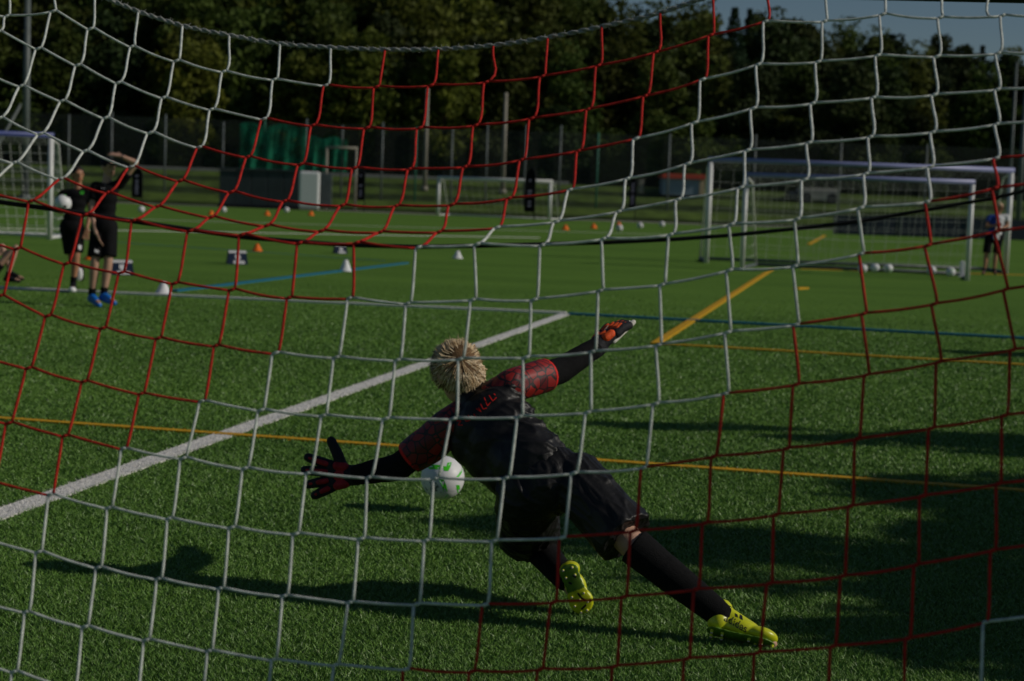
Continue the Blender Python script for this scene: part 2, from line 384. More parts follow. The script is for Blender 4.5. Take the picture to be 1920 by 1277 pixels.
def trunk_mesh(name, h, r0, limbs, seed):
    rr = random.Random(seed); bm = bmesh.new()
    pts = [(rr.uniform(-.06, .06) * i, rr.uniform(-.06, .06) * i, h * i / 6 - .4) for i in range(7)]
    tube(bm, pts, [r0 * (1 - .13 * i) for i in range(7)], 8)
    for k in range(limbs):
        z = h * rr.uniform(.35, .85); a = rr.random() * 6.28; L = h * rr.uniform(.15, .3)
        tube(bm, [(0, 0, z), (math.cos(a) * L * .5, math.sin(a) * L * .5, z + L * .3), (math.cos(a) * L, math.sin(a) * L, z + L * .75)], [r0 * .4, r0 * .25, r0 * .08], 5)
    me = bpy.data.meshes.new(name); bmesh.ops.recalc_face_normals(bm, faces=bm.faces[:]); bm.to_mesh(me); bm.free(); me.materials.append(M['bark'])
    return me
CROWN = {}
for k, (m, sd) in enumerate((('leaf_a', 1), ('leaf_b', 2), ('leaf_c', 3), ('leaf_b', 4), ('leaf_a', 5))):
    CROWN[k] = crown_mesh('crown', 6800, 4.2, 7.8, 1.2, M[m], .36, sd)
CROWN[5] = crown_mesh('crown', 6800, 3.1, 8.0, 1.0, M['leaf_a'], .32, 21); CROWN[6] = crown_mesh('crown', 6800, 3.3, 8.0, 1.0, M['leaf_b'], .32, 22)
CROWN['con'] = crown_mesh('crown', 4200, 4.6, 8.8, 1.6, M['needle'], .5, 9, True)
CROWN['con2'] = crown_mesh('crown', 4200, 3.9, 8.8, 2.2, M['needle'], .45, 12, True)
TRUNK = [trunk_mesh('trunk', 13, .28, 7, 1), trunk_mesh('trunk', 12, .22, 6, 2)]
# limbs end inside the crown
TRUNK_C = trunk_mesh('trunk', 17, .22, 0, 3)
def tree(x, y, z, s, kind, label, group='trees of the wood behind the pitch', name='broadleaf_tree', sz=1.0):
    con = isinstance(kind, str)
    t = empty('conifer_tree' if con else name, (x, y, z), label, 'tree', group)
    t.scale = (s, s, s * sz); t.rotation_euler = (0, 0, random.random() * 6.28)
    for nm, me in (('crown', CROWN[kind]), ('trunk', TRUNK_C if con else random.choice(TRUNK))):
        o = bpy.data.objects.new(nm, me); COL.objects.link(o); o.parent = t
def ground_z(x, y):
    for (y0, z0), (y1, z1) in zip(prof, prof[1:]):
        if y0 <= y <= y1:
            z = z0 + (z1 - z0) * (y - y0) / (y1 - y0); return z * (1 + (max(-.35, -x * .006) if y >= 130 else 0))
    return prof[-1][1]
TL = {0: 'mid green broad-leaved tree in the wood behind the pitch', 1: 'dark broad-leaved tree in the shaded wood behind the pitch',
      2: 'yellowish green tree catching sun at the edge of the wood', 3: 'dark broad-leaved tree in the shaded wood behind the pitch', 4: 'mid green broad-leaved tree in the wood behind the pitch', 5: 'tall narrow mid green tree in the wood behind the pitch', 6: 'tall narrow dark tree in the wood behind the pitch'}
SKX = [-200, 900, 1000, 1080, 1180, 1300, 1440, 1550, 1700, 1800, 1920, 2100]
SKY_ = [-90, -80, -30, 18, 38, 42, 54, 78, 84, 100, 124, 150]
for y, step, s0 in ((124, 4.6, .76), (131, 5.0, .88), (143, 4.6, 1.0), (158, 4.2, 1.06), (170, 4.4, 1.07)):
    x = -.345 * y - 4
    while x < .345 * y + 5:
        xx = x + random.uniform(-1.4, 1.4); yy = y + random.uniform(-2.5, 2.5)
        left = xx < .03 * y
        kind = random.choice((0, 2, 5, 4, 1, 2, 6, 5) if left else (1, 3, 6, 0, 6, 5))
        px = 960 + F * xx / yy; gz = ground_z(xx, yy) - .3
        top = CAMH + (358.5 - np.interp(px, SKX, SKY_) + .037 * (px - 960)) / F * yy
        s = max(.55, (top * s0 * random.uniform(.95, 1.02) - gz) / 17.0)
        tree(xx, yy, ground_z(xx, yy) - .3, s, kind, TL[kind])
        x += step
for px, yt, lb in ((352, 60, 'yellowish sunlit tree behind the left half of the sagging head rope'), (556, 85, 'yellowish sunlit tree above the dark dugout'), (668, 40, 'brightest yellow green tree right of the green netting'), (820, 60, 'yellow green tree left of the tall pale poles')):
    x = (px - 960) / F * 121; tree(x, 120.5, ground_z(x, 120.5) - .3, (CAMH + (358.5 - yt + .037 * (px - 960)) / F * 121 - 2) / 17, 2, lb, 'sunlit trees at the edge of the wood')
x = 2.0
while x < 56:                                     # young growth closing the skyline
    y = 152; px = 960 + F * x / y; gz = ground_z(x, y) - .3
    top = CAMH + (358.5 - np.interp(px, SKX, SKY_) + .037 * (px - 960) - random.uniform(4, 16)) / F * y
    kd = random.choice((5, 6, 6)); tree(x, y, gz, (top - gz) / 17.0, kd, TL[kd]); x += random.uniform(2.4, 3.4)
def conifer(px, ytop, Y, label, k='con'):
    x = (px - 960) / F * Y; top = CAMH + (358.5 - (ytop - .037 * (px - 960))) / F * Y
    z = ground_z(x, Y) - .3; s = (top - z) / 19.4 * .97
    t = tree(x, Y, z, s, k, label, 'conifers on the skyline')
conifer(1350, 6, 150, 'tallest dark conifer breaking the skyline, beside the blue sky'); conifer(1378, 18, 152, 'second dark spruce just right of the tallest skyline conifer', 'con2')
conifer(1735, 66, 150, 'lone pointed conifer on the skyline above the right hand goals'); conifer(1812, 86, 152, 'small pointed conifer right of the lone skyline conifer', 'con2')
conifer(1915, 98, 150, 'dark conifer at the far right end of the skyline')
conifer(1170, 24, 158, 'dark conifer at the left end of the sky gap', 'con2')
# trees standing to the right of the pitch; they throw the shade over the lower right
def shade_tree(target, dist, s, kind, label, sz=1.0):
    g = G(*target); hc = 9.5 * s * sz
    k = hc / TOSUN.z; b = Vector((g.x + TOSUN.x * k, g.y + TOSUN.y * k, 0))
    tree(b.x, b.y, 0, s, kind, label, 'trees right of the pitch', sz=sz)

for y, step in ((121.5, 4.2), (126, 4.6)):        # undergrowth along the edge of the wood
    x = -.33 * y - 3
    while x < .34 * y + 3:
        kd = random.choice((0, 1, 3, 4)); s = random.uniform(.26, .42)
        t = empty('bush', (x, y + random.uniform(-.8, .8), ground_z(x, y) - 1.0), '%s bush in the undergrowth along the foot of the wood' % {0: 'mid green', 1: 'dark', 3: 'dark', 4: 'mid green'}[kd], 'bush', 'bushes along the foot of the wood'); t.scale = (s * 1.5, s * 1.2, s)
        o = bpy.data.objects.new('foliage', CROWN[kd]); COL.objects.link(o); o.parent = t
        x += step * random.uniform(.7, 1.2)
def shade(xc, yc, s, sz, label, kind=1):           # (xc, yc): middle of the shade on the turf
    kk = 9.0 * s * sz / TOSUN.z
    tree(xc + TOSUN.x * kk, yc + TOSUN.y * kk, 0, s, kind, label, 'young trees standing right of the pitch', name='young_tree', sz=sz)
shade(5.2, 8.6, .26, 1.0, 'young tree on the right behind the one shading the goalkeeper', 3)
shade(4.0, 6.25, .20, 1.0, 'smallest young tree on the right, close beside the one shading the goalkeeper', 3)
shade(4.7, 7.05, .33, 1.0, 'young tree on the right whose shade falls beside the goalkeeper')
shade(2.6, 3.1, .30, 1.0, 'young tree on the right nearest the goal, shading the right end of the net', 3)
shade(4.15, 5.5, .22, 1.0, 'small young tree on the right between two larger ones')
shade(3.8, 10.9, .12, 2.0, 'slender young tree on the right, third from the goal')
shade(7.6, 17.6, .12, 2.0, 'slender young tree on the right, farthest from the goal', 3)

# ------------------------------------------------------------------ the near goal and its net
NET = {  # row: (first column, knot positions in photo pixels)
 0: (2, [(178, -12), (259, 21), (342, 48), (430, 66), (525, 82), (620, 89), (722, 93), (822, 92), (925, 85), (1027, 70), (1128, 50), (1238, 24), (1337, -8), (1437, -22), (1546, -20), (1660, -12), (1765, -8), (1853, -4)]),
 1: (0, [(13, 30), (100, 21), (170, 54), (248, 87), (331, 114), (420, 134), (515, 149), (611, 160), (706, 163), (808, 160), (912, 154), (1017, 143), (1122, 123), (1230, 98), (1333, 66), (1436, 40), (1546, 40), (1655, 27), (1763, 33), (1880, 29)]),
 2: (1, [(72, 91), (146, 122), (222, 155), (307, 183), (397, 205), (495, 223), (587, 235), (688, 240), (787, 240), (892, 235), (997, 222), (1103, 205), (1210, 180), (1318, 149), (1422, 121), (1534, 116), (1646, 104), (1757, 106), (1871, 100)]),
 3: (1, [(40, 161), (117, 189), (198, 221), (282, 249), (374, 276), (465, 294), (564, 308), (665, 315), (768, 317), (872, 313), (978, 300), (1085, 283), (1193, 260), (1303, 230), (1413, 203), (1524, 194), (1638, 183), (1752, 178), (1870, 168)]),
 4: (1, [(0, 221), (76, 251), (160, 283), (246, 313), (338, 339), (434, 360), (534, 377), (642, 385), (743, 386), (847, 384), (955, 372), (1069, 356), (1177, 335), (1290, 307), (1402, 282), (1517, 268), (1632, 257), (1749, 248), (1869, 233)]),
 5: (2, [(28, 305), (115, 335), (202, 361), (295, 387), (396, 407), (500, 423), (602, 433), (713, 435), (823, 435), (932, 427), (1043, 416), (1160, 397), (1272, 374), (1389, 352), (1509, 337), (1624, 326), (1745, 313), (1868, 297)]),
 6: (3, [(58, 377), (160, 403), (251, 413), (357, 433), (454, 440), (562, 456), (669, 455), (785, 464), (895, 458), (1017, 460), (1132, 448), (1258, 440), (1372, 421), (1495, 411), (1614, 390), (1739, 379), (1866, 353)]),
 7: (3, [(33, 466), (125, 494), (228, 511), (328, 531), (435, 543), (542, 558), (656, 559), (765, 569), (887, 562), (1002, 562), (1126, 545), (1242, 534), (1368, 507), (1491, 499), (1615, 476), (1740, 460), (1868, 434)]),
 8: (3, [(2, 554), (90, 592), (193, 615), (297, 634), (405, 648), (517, 662), (631, 670), (746, 675), (864, 673), (987, 670), (1112, 659), (1235, 647), (1365, 623), (1493, 609), (1620, 588), (1752, 570), (1885, 543)]),
 9: (4, [(54, 690), (158, 715), (265, 738), (379, 752), (490, 769), (607, 779), (724, 785), (851, 785), (975, 781), (1103, 773), (1230, 757), (1361, 738), (1493, 721), (1625, 703), (1760, 679), (1899, 656)]),
 10: (4, [(17, 793), (122, 817), (232, 841), (344, 859), (460, 878), (578, 887), (692, 895), (817, 897), (950, 896), (1077, 887), (1207, 877), (1338, 856), (1475, 841), (1607, 823), (1747, 803), (1884, 779)]),
 11: (5, [(95, 927), (205, 952), (318, 972), (435, 989), (555, 1001), (678, 1010), (800, 1013), (927, 1014), (1055, 1008), (1187, 996), (1322, 981), (1455, 965), (1595, 949), (1730, 930), (1872, 907)]),
 12: (5, [(73, 1035), (185, 1064), (298, 1085), (414, 1103), (534, 1117), (657, 1129), (782, 1133), (910, 1134), (1038, 1129), (1170, 1119), (1305, 1105), (1443, 1094), (1580, 1080), (1718, 1059), (1862, 1032)]),
 13: (5, [(50, 1147), (160, 1175), (275, 1200), (393, 1220), (513, 1237), (630, 1247), (762, 1255), (885, 1259), (1013, 1255), (1153, 1249), (1288, 1235), (1420, 1224), (1562, 1212), (1702, 1197), (1847, 1167)]),
}
C0, C1, RN = -3, 24, 19
grid = {}
for r, (c0, pts) in NET.items():
    for i, q in enumerate(pts): grid[r, c0 + i] = Vector(q)
    lo, hi = c0, c0 + len(pts) - 1
    dl = (grid[r, lo + 2] - grid[r, lo]) / 2; dh = (grid[r, hi] - grid[r, hi - 2]) / 2
    for c in range(lo - 1, C0 - 1, -1): grid[r, c] = grid[r, lo] + dl * (c - lo)
    for c in range(hi + 1, C1 + 1): grid[r, c] = grid[r, hi] + dh * (c - hi)
for r in range(14, RN):
    for c in range(C0, C1 + 1): grid[r, c] = grid[13, c] + (grid[13, c] - grid[11, c]) / 2 * (r - 13) * 1.02
SLOPE = -0.22
def net_depth(px, r):
    add = (.57, .48, .39, .30, .21, .11)[r] if r < 6 else 0
    base = 3.30 - .028 * max(0, r - 6)
    return base / (1 - SLOPE * (px - 960) / F) + add
def NP(q, r): return P(q.x, q.y, net_depth(q.x, r))
GOAL_Y = 4.15
goal = empty('football_goal', (0, 4.6, 0), 'near football goal whose red and white net hangs right in front of the camera', 'football goal')
K = Vector((5.2, -1.8))
def red(c, r): return (c + r) % 16 >= 8
bm = bmesh.new()
def cord(a, b, ra, rb, isred, bow, rad, hook=False):
    pts = []; n = 6
    for k in range(n + 1):
        t = k / n; q = a.lerp(b, t) + bow * (math.sin(PI * t) if not hook else math.sin(PI * t ** 2.3))
        d = net_depth(a.x, ra) * (1 - t) + net_depth(b.x, rb) * t
        pts.append(P(q.x, q.y, d))
    tube(bm, pts, rad, 7, mi=1 if isred else 0)
RAD = .0028
for r in range(1, RN):
    for c in range(C0, C1 + 1):
        a = grid[r, c]; kv = K * random.uniform(.75, 1.25)
        # the short doubled length at each knot
        if NP(a, r).z < .03: continue
        tube(bm, [NP(a - kv * 1.1, r), NP(a, r), NP(a + kv * 1.1, r)], [RAD * 1.0, RAD * 1.28, RAD * 1.0], 7, mi=1 if (red(c, r) and red(c, r - 1)) else 0)
        if c < C1:
            b = grid[r, c + 1]
            sag = Vector((0, random.uniform(.5, 3.0)))
            cord(a + kv, b - K, r, r, red(c, r), sag, RAD * .93)
        if r + 1 < RN and NP(grid[r + 1, c], r + 1).z > .03:
            b = grid[r + 1, c]
            hk = Vector((random.uniform(1.6, 3.6), 0)) if r < 6 else Vector((random.uniform(-.4, 1.6), 0))
            cord(a - kv, b + K, r, r + 1, red(c, r), hk, RAD, True)
for c in range(C0, C1 + 1):          # first row hangs from the head rope
    a = grid[0, c]; b = grid[1, c]
    if c == 19: cord(a, b + K, 0, 1, False, Vector((-16, 18)), RAD)
    else: cord(a, b + K, 0, 1, red(c, 0), Vector((random.uniform(-2, 4), 0)) if c != 10 else Vector((10, 0)), RAD, True)
net_mesh = fin('net', bm, [M['white_cord'], M['red_cord']], goal, True)
# head rope: two twisted strands with stray fibres
bm = bmesh.new(); rope = []
for c in range(C0, 18):
    a, b = grid[0, c], grid[0, c + 1]
    p0, p3 = grid[0, max(C0, c - 1)], grid[0, min(C1, c + 2)]
    for k in range(18):
        t = k / 18
        q = .5 * ((2 * a) + (b - p0) * t + (2 * p0 - 5 * a + 4 * b - p3) * t * t + (3 * a - p0 - 3 * b + p3) * t ** 3)
        rope.append(P(q.x, q.y, net_depth(q.x, 0)))
for s in (0, PI):
    pts = []
    for i, p in enumerate(rope):
        t = (rope[min(i + 1, len(rope) - 1)] - rope[max(0, i - 1)]).normalized(); u = t.cross(Vector((0, 0, 1))).normalized(); v = t.cross(u)
        ph = s + i * .9; pts.append(p + (u * math.cos(ph) + v * math.sin(ph)) * .0027)
    tube(bm, pts, .0031, 6)
for i in range(520):
    p = random.choice(rope); d = Vector((random.uniform(-1, 1), random.uniform(-1, 1), random.uniform(-1, 1))).normalized()
    tube(bm, [p + d * .003, p + d * .011 + Vector((random.uniform(-.006, .006), 0, 0))], [.0007, .0003], 4)
fin('head_rope', bm, mat('rope', (.40, .41, .38), .85, .15, .3, 120, .6, 700), goal, True)
bm = bmesh.new()
SX = [-260, 0, 120, 250, 455, 640, 785, 900, 1130, 1260, 1372, 1500, 1614, 1740, 1866, 1920, 2200]
SYY = [335, 379, 395, 415, 445, 459, 463, 461, 455, 449, 441, 428, 415, 393, 371, 358, 290]
pts = []
for px in range(-260, 2200, 12):
    pts.append(P(px, np.interp(px, SX, SYY), net_depth(px, 6) + .006))
for _ in range(3): pts = [pts[0]] + [(pts[i - 1] + pts[i] * 2 + pts[i + 1]) / 4 for i in range(1, len(pts) - 1)] + [pts[-1]]
tube(bm, pts, [.0052 - .0022 * i / len(pts) for i in range(len(pts))], 8)
fin('tension_strap', bm, M['black_strap'], goal, True)
# frame of the goal: crossbar, posts, ground bar
dirA = Vector((1, -.14, 0)).normalized()
c0 = P(1735, -34, 4.12); mid = c0 - dirA * .75
hbar = mid.z
bm = bmesh.new(); tube(bm, [mid - dirA * 2.5, mid + dirA * 2.5], .045, 16); fin('crossbar', bm, M['dark_bar'], goal, True)
back = Vector((-SLOPE * -1, -1, 0)); back = Vector((SLOPE, -1, 0)).normalized()
for s in (-1, 1):
    e = mid + dirA * 2.5 * s
    bm = bmesh.new(); tube(bm, [(e.x, e.y, 0), (e.x, e.y, hbar)], .045, 16); fin('post', bm, M['alu'], goal, True)
    bm = bmesh.new(); tube(bm, [(e.x, e.y, .04), (e.x + back.x * 1.35, e.y + back.y * 1.35, .04)], .03, 12); fin('side_bar', bm, M['alu'], goal, True)
    bm = bmesh.new(); tube(bm, [(e.x, e.y, hbar - .05), (e.x + back.x * .7, e.y + back.y * .7, hbar - .25)], .014, 10); fin('net_support', bm, M['alu'], goal, True)
bm = bmesh.new(); a = mid + back * 1.35; a.z = .04
tube(bm, [a - dirA * 2.5, a + dirA * 2.5], .03, 12); fin('ground_bar', bm, M['alu'], goal, True)

# ------------------------------------------------------------------ people
def lerp(a, b, t): return a + (b - a) * t
def fingers(bm, wr, tip, palm_n, thumb_side, S, spread=.16, curl=.25):
    """palm and five fingers; wr wrist, tip direction end, palm_n normal of the back of the hand, thumb_side +1/-1"""
    d = (tip - wr).normalized(); n = (palm_n - d * palm_n.dot(d)).normalized(); s = d.cross(n).normalized() * thumb_side
    L = .17 * S
    for k, o in enumerate((-.028, -.010, .010, .028)):
        cap(bm, wr + d * .01 * S + s * o * .55 * S, .014 * S, wr + d * L * .48 + s * o * S, .0125 * S)
    fl = (.40, .50, .54, .48)
    for k, o in enumerate((-.030, -.010, .011, .031)):      # little finger .. index
        b = wr + d * L * .5 + s * o * S; dd = (d + s * o / .03 * spread).normalized()
        m_ = b + dd * L * fl[k] * .5 - n * curl * L * .08; e = b + dd * L * fl[k] * .95 - n * curl * L * .3
        cap(bm, b, .0098 * S, m_, .009 * S); cap(bm, m_, .009 * S, e, .0078 * S)
    b = wr + d * L * .16 + s * .024 * S; m_ = b + (d * .55 + s * .8).normalized() * L * .26; e = m_ + (d * .85 + s * .5).normalized() * L * .2
    cap(bm, b, .0125 * S, m_, .011 * S); cap(bm, m_, .011 * S, e, .009 * S)
def axes(J):
    pel = (J['hipL'] + J['hipR']) / 2; up = (J['neck'] - pel).normalized()
    s = J['shR'] - J['shL']; s = (s - up * s.dot(up)).normalized(); f = up.cross(s).normalized()
    return pel, up, s, f
def torso(bm, J, S, w, grow=0.0, hem=None):
    pel, up, s, f = axes(J); n = J['neck']; L = (n - pel).length; R = Matrix((s, f, up)).transposed()
    for t, hw, hd, hh in ((.0, .145, .105, .10), (.2, .132, .095, .10), (.42, .130, .092, .11), (.62, .142, .098, .11), (.80, .150, .092, .09)):
        ball_bm(bm, pel.lerp(n, t), (hw * w * S + grow, hd * w * S + grow, hh * S + grow), R, 3)
    for k in ('shL', 'shR'):
        cap(bm, pel.lerp(n, .86), .062 * S * w + grow, J[k], .048 * S + grow)
def head_geo(bm, J, S, full=True):
    c = J['head']; up = J['hup'].normalized(); f = (J['face'] - up * J['face'].dot(up)).normalized(); s = f.cross(up).normalized()
    R = Matrix((s, f, up)).transposed(); k = J.get('hs', 1.0) * S
    ball_bm(bm, c + up * .018 * k, (.076 * k, .094 * k, .088 * k), R, 3)
    ball_bm(bm, c - up * .045 * k + f * .018 * k, (.060 * k, .072 * k, .070 * k), R, 3)
    ball_bm(bm, c - up * .092 * k + f * .055 * k, (.026 * k, .024 * k, .022 * k), R)           # chin
    cap(bm, c + f * .092 * k + up * .012 * k, .009 * k, c + f * .112 * k - up * .026 * k, .014 * k)  # nose
    for q in (-1, 1):
        ball_bm(bm, c + s * q * .078 * k - up * .008 * k - f * .008 * k, (.010 * k, .020 * k, .032 * k), R)  # ears
        ball_bm(bm, c + s * q * .032 * k + f * .082 * k + up * .028 * k, (.024 * k, .012 * k, .008 * k), R)  # brow
    return c, up, f, s, R, k
def face_parts(J, S, root):
    c = J['head']; up = J['hup'].normalized(); f = (J['face'] - up * J['face'].dot(up)).normalized(); s = f.cross(up).normalized()
    k = J.get('hs', 1.0) * S; R = Matrix((s, f, up)).transposed()
    for q in (-1, 1):
        bm = bmesh.new(); ball_bm(bm, c + s * q * .031 * k + f * .084 * k + up * .010 * k, (.013 * k, .008 * k, .007 * k), R); fin('eye', bm, M['ink'], root, True)
    bm = bmesh.new(); ball_bm(bm, c + f * .088 * k - up * .060 * k, (.022 * k, .007 * k, .006 * k), R); fin('mouth', bm, M['glove_red'], root, True)
def wrinkle(axis, amp, fr, seed=0.0):
    ax = Vector(axis).normalized()
    def d(co):
        q = co * fr; q = q - ax * q.dot(ax) * .6 + Vector((seed, seed, seed))
        v = noise.noise(q) + .5 * noise.noise(q * 2.3)
        return amp * (abs(v) * 2 - .6) * (.6 + .8 * noise.noise(co * 5 + Vector((seed, 0, 0))))
    return d
def person(name_label, base, J, S, shirt='black_cloth', shorts='black_cloth', socks='black_knit', shoes='blue_shoe', skin_m='skin', hair='dark_hair', vox=.011, cap_hat=False, group=None, sleeve=.55, hw=1.0, short_t=.86):
    root = empty('person', base, name_label, 'person', group)
    bm = bmesh.new(); torso(bm, J, S, .88 * hw)
    pel, up, sd, fw = axes(J)
    cap(bm, J['neck'] - up * .03 * S, .056 * S, J['head'] - J['hup'].normalized() * .05 * S, .048 * S)
    head_geo(bm, J, S)
    for q in 'LR':
        cap(bm, J['sh' + q], .044 * S, J['el' + q], .035 * S); cap(bm, J['el' + q], .036 * S, J['wr' + q], .024 * S)
        fingers(bm, J['wr' + q], J['ha' + q], J.get('pn' + q, fw), J.get('ts' + q, 1), S)
        cap(bm, J['hip' + q], .078 * S, J['kn' + q], .052 * S); ca = lerp(J['kn' + q], J['an' + q], .3)
        cap(bm, J['kn' + q], .052 * S, ca, .054 * S); cap(bm, ca, .054 * S, J['an' + q], .034 * S)
        cap(bm, J['an' + q], .034 * S, J['to' + q], .026 * S)
    skin('body', bm, .0075 * max(S, .8), M[skin_m], root, 4)
    face_parts(J, S, root)
    # shirt
    bm = bmesh.new(); torso(bm, J, S, 1.0 * hw, .012 * S)
    cap(bm, pel + up * .1 * S, .165 * S * hw, pel - up * .06 * S, .165 * S * hw, True) if False else None
    for q in 'LR':
        e = lerp(J['sh' + q], J['el' + q], sleeve); cap(bm, J['sh' + q], .064 * S, e, .066 * S, True); ball_bm(bm, J['sh' + q], .064 * S)
    sh = skin('shirt', bm, vox, M[shirt], root, 16, wrinkle(up, .003 * S, 7, 3.1))
    # shorts
    bm = bmesh.new(); R = Matrix((sd, fw, up)).transposed()
    ball_bm(bm, pel, (.17 * S * hw, .125 * S, .14 * S), R, 3)
    for q in 'LR':
        e = lerp(J['hip' + q], J['kn' + q], short_t); cap(bm, J['hip' + q], .100 * S, e, .098 * S, True); ball_bm(bm, J['hip' + q], .1 * S)
    skin('shorts', bm, vox, M[shorts], root, 3, wrinkle(up, .005 * S, 9, 7.7))
    for q in 'LR':
        bm = bmesh.new(); cap(bm, lerp(J['kn' + q], J['an' + q], J.get('sock', .7)), .046 * S, J['an' + q], .041 * S); skin('sock', bm, .008, M[socks], root, 2)
        bm = bmesh.new(); d = (J['to' + q] - J['an' + q]).normalized(); dn = J.get('sole' + q, Vector((0, 0, -1)))
        hl = J['an' + q] + dn * .045 * S - d * .03 * S
        cap(bm, hl, .040 * S, J['to' + q] + dn * .012 * S, .034 * S); cap(bm, J['an' + q], .046 * S, lerp(J['an' + q], J['to' + q], .6), .038 * S)
        skin('shoe', bm, .008, M[shoes if isinstance(shoes, str) else shoes[q]], root, 3)
    # hair or cap
    c = J['head']; hu = J['hup'].normalized(); f = (J['face'] - hu * J['face'].dot(hu)).normalized(); s = f.cross(hu).normalized(); k = S * J.get('hs', 1)
    R2 = Matrix((s, f, hu)).transposed(); bm = bmesh.new()
    ball_bm(bm, c + hu * .034 * k - f * .012 * k, (.084 * k, .098 * k, .082 * k), R2, 3)
    if cap_hat: ball_bm(bm, c + f * .13 * k + hu * .045 * k, (.06 * k, .07 * k, .010 * k), R2, 2)
    else: ball_bm(bm, c - f * .035 * k - hu * .02 * k, (.076 * k, .068 * k, .075 * k), R2, 3)
    skin('cap' if cap_hat else 'hair', bm, .007, M[hair], root, 2, lambda co: .004 * noise.noise(co * 60))
    return root, sh
def patch(name, pts, m, parent, target, off=.004, view=None):
    """flat print pressed onto a cloth surface, seen along the ray from the camera"""
    bv = BVHTree.FromPolygons([v.co + base_of(target) for v in target.data.vertices], [p.vertices for p in target.data.polygons])
    bm = bmesh.new(); vs = []
    for q in pts:
        d = ray(*q).normalized(); hit = bv.ray_cast(CAMP, d)
        if hit[0] is None: bm.free(); return None
        vs.append(bm.verts.new(hit[0] - d * off))
    bm.faces.new(vs); return fin(name, bm, m, parent)
def base_of(o):
    b = Vector((0, 0, 0)); p = o.parent
    while p: b += Vector(p.location); p = p.parent
    return b
def stroke(bm, bv, pts, wpx, off=.003):
    """one drawn stroke following a surface"""
    prev = None
    dense = []
    for a, b in zip(pts, pts[1:]):
        n = max(2, int(math.hypot(b[0] - a[0], b[1] - a[1]) / 1.5))
        dense += [(a[0] + (b[0] - a[0]) * k / n, a[1] + (b[1] - a[1]) * k / n) for k in range(n)]
    dense.append(pts[-1])
    for i, q in enumerate(dense):
        a = dense[max(0, i - 1)]; b = dense[min(len(dense) - 1, i + 1)]
        t = Vector((b[0] - a[0], b[1] - a[1])); t = t.normalized() if t.length else Vector((1, 0)); nrm = Vector((-t.y, t.x)) * wpx / 2
        pair = []
        for sgn in (1, -1):
            d = ray(q[0] + nrm.x * sgn, q[1] + nrm.y * sgn).normalized(); h = bv.ray_cast(CAMP, d)
            if h[0] is None: pair = None; break
            pair.append(bm.verts.new(h[0] - d * off))
        if pair and prev: bm.faces.new((prev[0], pair[0], pair[1], prev[1]))
        prev = pair
def bvh(o):
    b = base_of(o); return BVHTree.FromPolygons([v.co + b for v in o.data.vertices], [tuple(p.vertices) for p in o.data.polygons])

# --- the goalkeeper
KS = .86
k = dict(hipR=P(1080, 903, 6.14), hipL=P(985, 922, 6.16), neck=P(884, 752, 6.36), head=P(858, 697, 6.40),
         shR=P(962, 722, 6.34), shL=P(838, 800, 6.36), elR=P(1050, 695, 6.55), wrR=P(1122, 648, 6.68), haR=P(1173, 597, 6.78),
         elL=P(748, 876, 6.42), wrL=P(662, 891, 6.52), haL=P(566, 895, 6.54),
         knR=P(1184, 1020, 5.98), anR=P(1338, 1145, 5.90), toR=P(1446, 1207, 5.84),
         knL=P(992, 1008, 6.48), anL=P(1056, 1078, 6.27), toL=P(1094, 1140, 6.20), hs=1.18)
k['hup'] = (CR @ Vector((-.34, .86, -.25))); k['face'] = CR @ Vector((-.45, -.12, -.88))
pel, up, sd, fw = axes(k)
keeper = empty('person', (k['toR'].x, k['toR'].y, 0), 'blond young goalkeeper in black and red diving to the left for the ball', 'person')
bm = bmesh.new(); torso(bm, k, KS, .86)
cap(bm, k['neck'] - up * .03, .050, k['head'] - k['hup'].normalized() * .05, .044); head_geo(bm, k, KS)
for q in 'LR':
    cap(bm, k['sh' + q], .040, k['el' + q], .032); cap(bm, k['el' + q], .034, k['wr' + q], .022)
    cap(bm, k['hip' + q], .068, k['kn' + q], .050); ca = lerp(k['kn' + q], k['an' + q], .3)
    cap(bm, k['kn' + q], .050, ca, .048); cap(bm, ca, .048, k['an' + q], .030); cap(bm, k['an' + q], .03, k['to' + q], .022)
    fingers(bm, k['wr' + q], k['ha' + q], (CR @ Vector((0, .1, 1))), 1 if q == 'L' else -1, KS * .8)
skin('body', bm, .007, M['skin'], keeper, 4); face_parts(k, KS, keeper)
# shirt with loose back
bm = bmesh.new(); torso(bm, k, KS, 1.06, .014); ball_bm(bm, P(888, 832, 6.33), (.09, .08, .095), None, 3)
R = Matrix((sd, fw, up)).transposed()
ball_bm(bm, pel.lerp(k['neck'], .25) - fw * .015, (.135, .105, .15), R, 3); ball_bm(bm, P(925, 850, 6.30), (.115, .10, .15), R, 3); ball_bm(bm, P(955, 880, 6.26), (.105, .10, .13), R, 3); cap(bm, P(905, 752, 6.34), .055, P(945, 735, 6.33), .052)
cap(bm, pel.lerp(k['neck'], .9), .06, k['neck'] + up * .012, .056)
def shirt_d(co):
    a = wrinkle(up, .007, 8, 1.3)(co)
    side = max(0, min(1, (co - pel.lerp(k['neck'], .5)).dot(sd) / .12 + .3))
    dg = (sd * .75 + up * .65).normalized(); c2_ = co * 16; c2_ = c2_ - (dg.cross(fw)).normalized() * c2_.dot((dg.cross(fw)).normalized()) * .75
    rid = (1 - abs(noise.noise(c2_)) * 2.2); rid = max(0, rid) ** 3; rid2 = max(0, 1 - abs(noise.noise(c2_ * 1.9 + Vector((4, 4, 4)))) * 2.2) ** 3
    return a * .45 + (.25 + side) * (.0075 * rid + .0045 * rid2) - .003
shirt = skin('shirt', bm, .0055, M['satin'], keeper, 6, shirt_d)
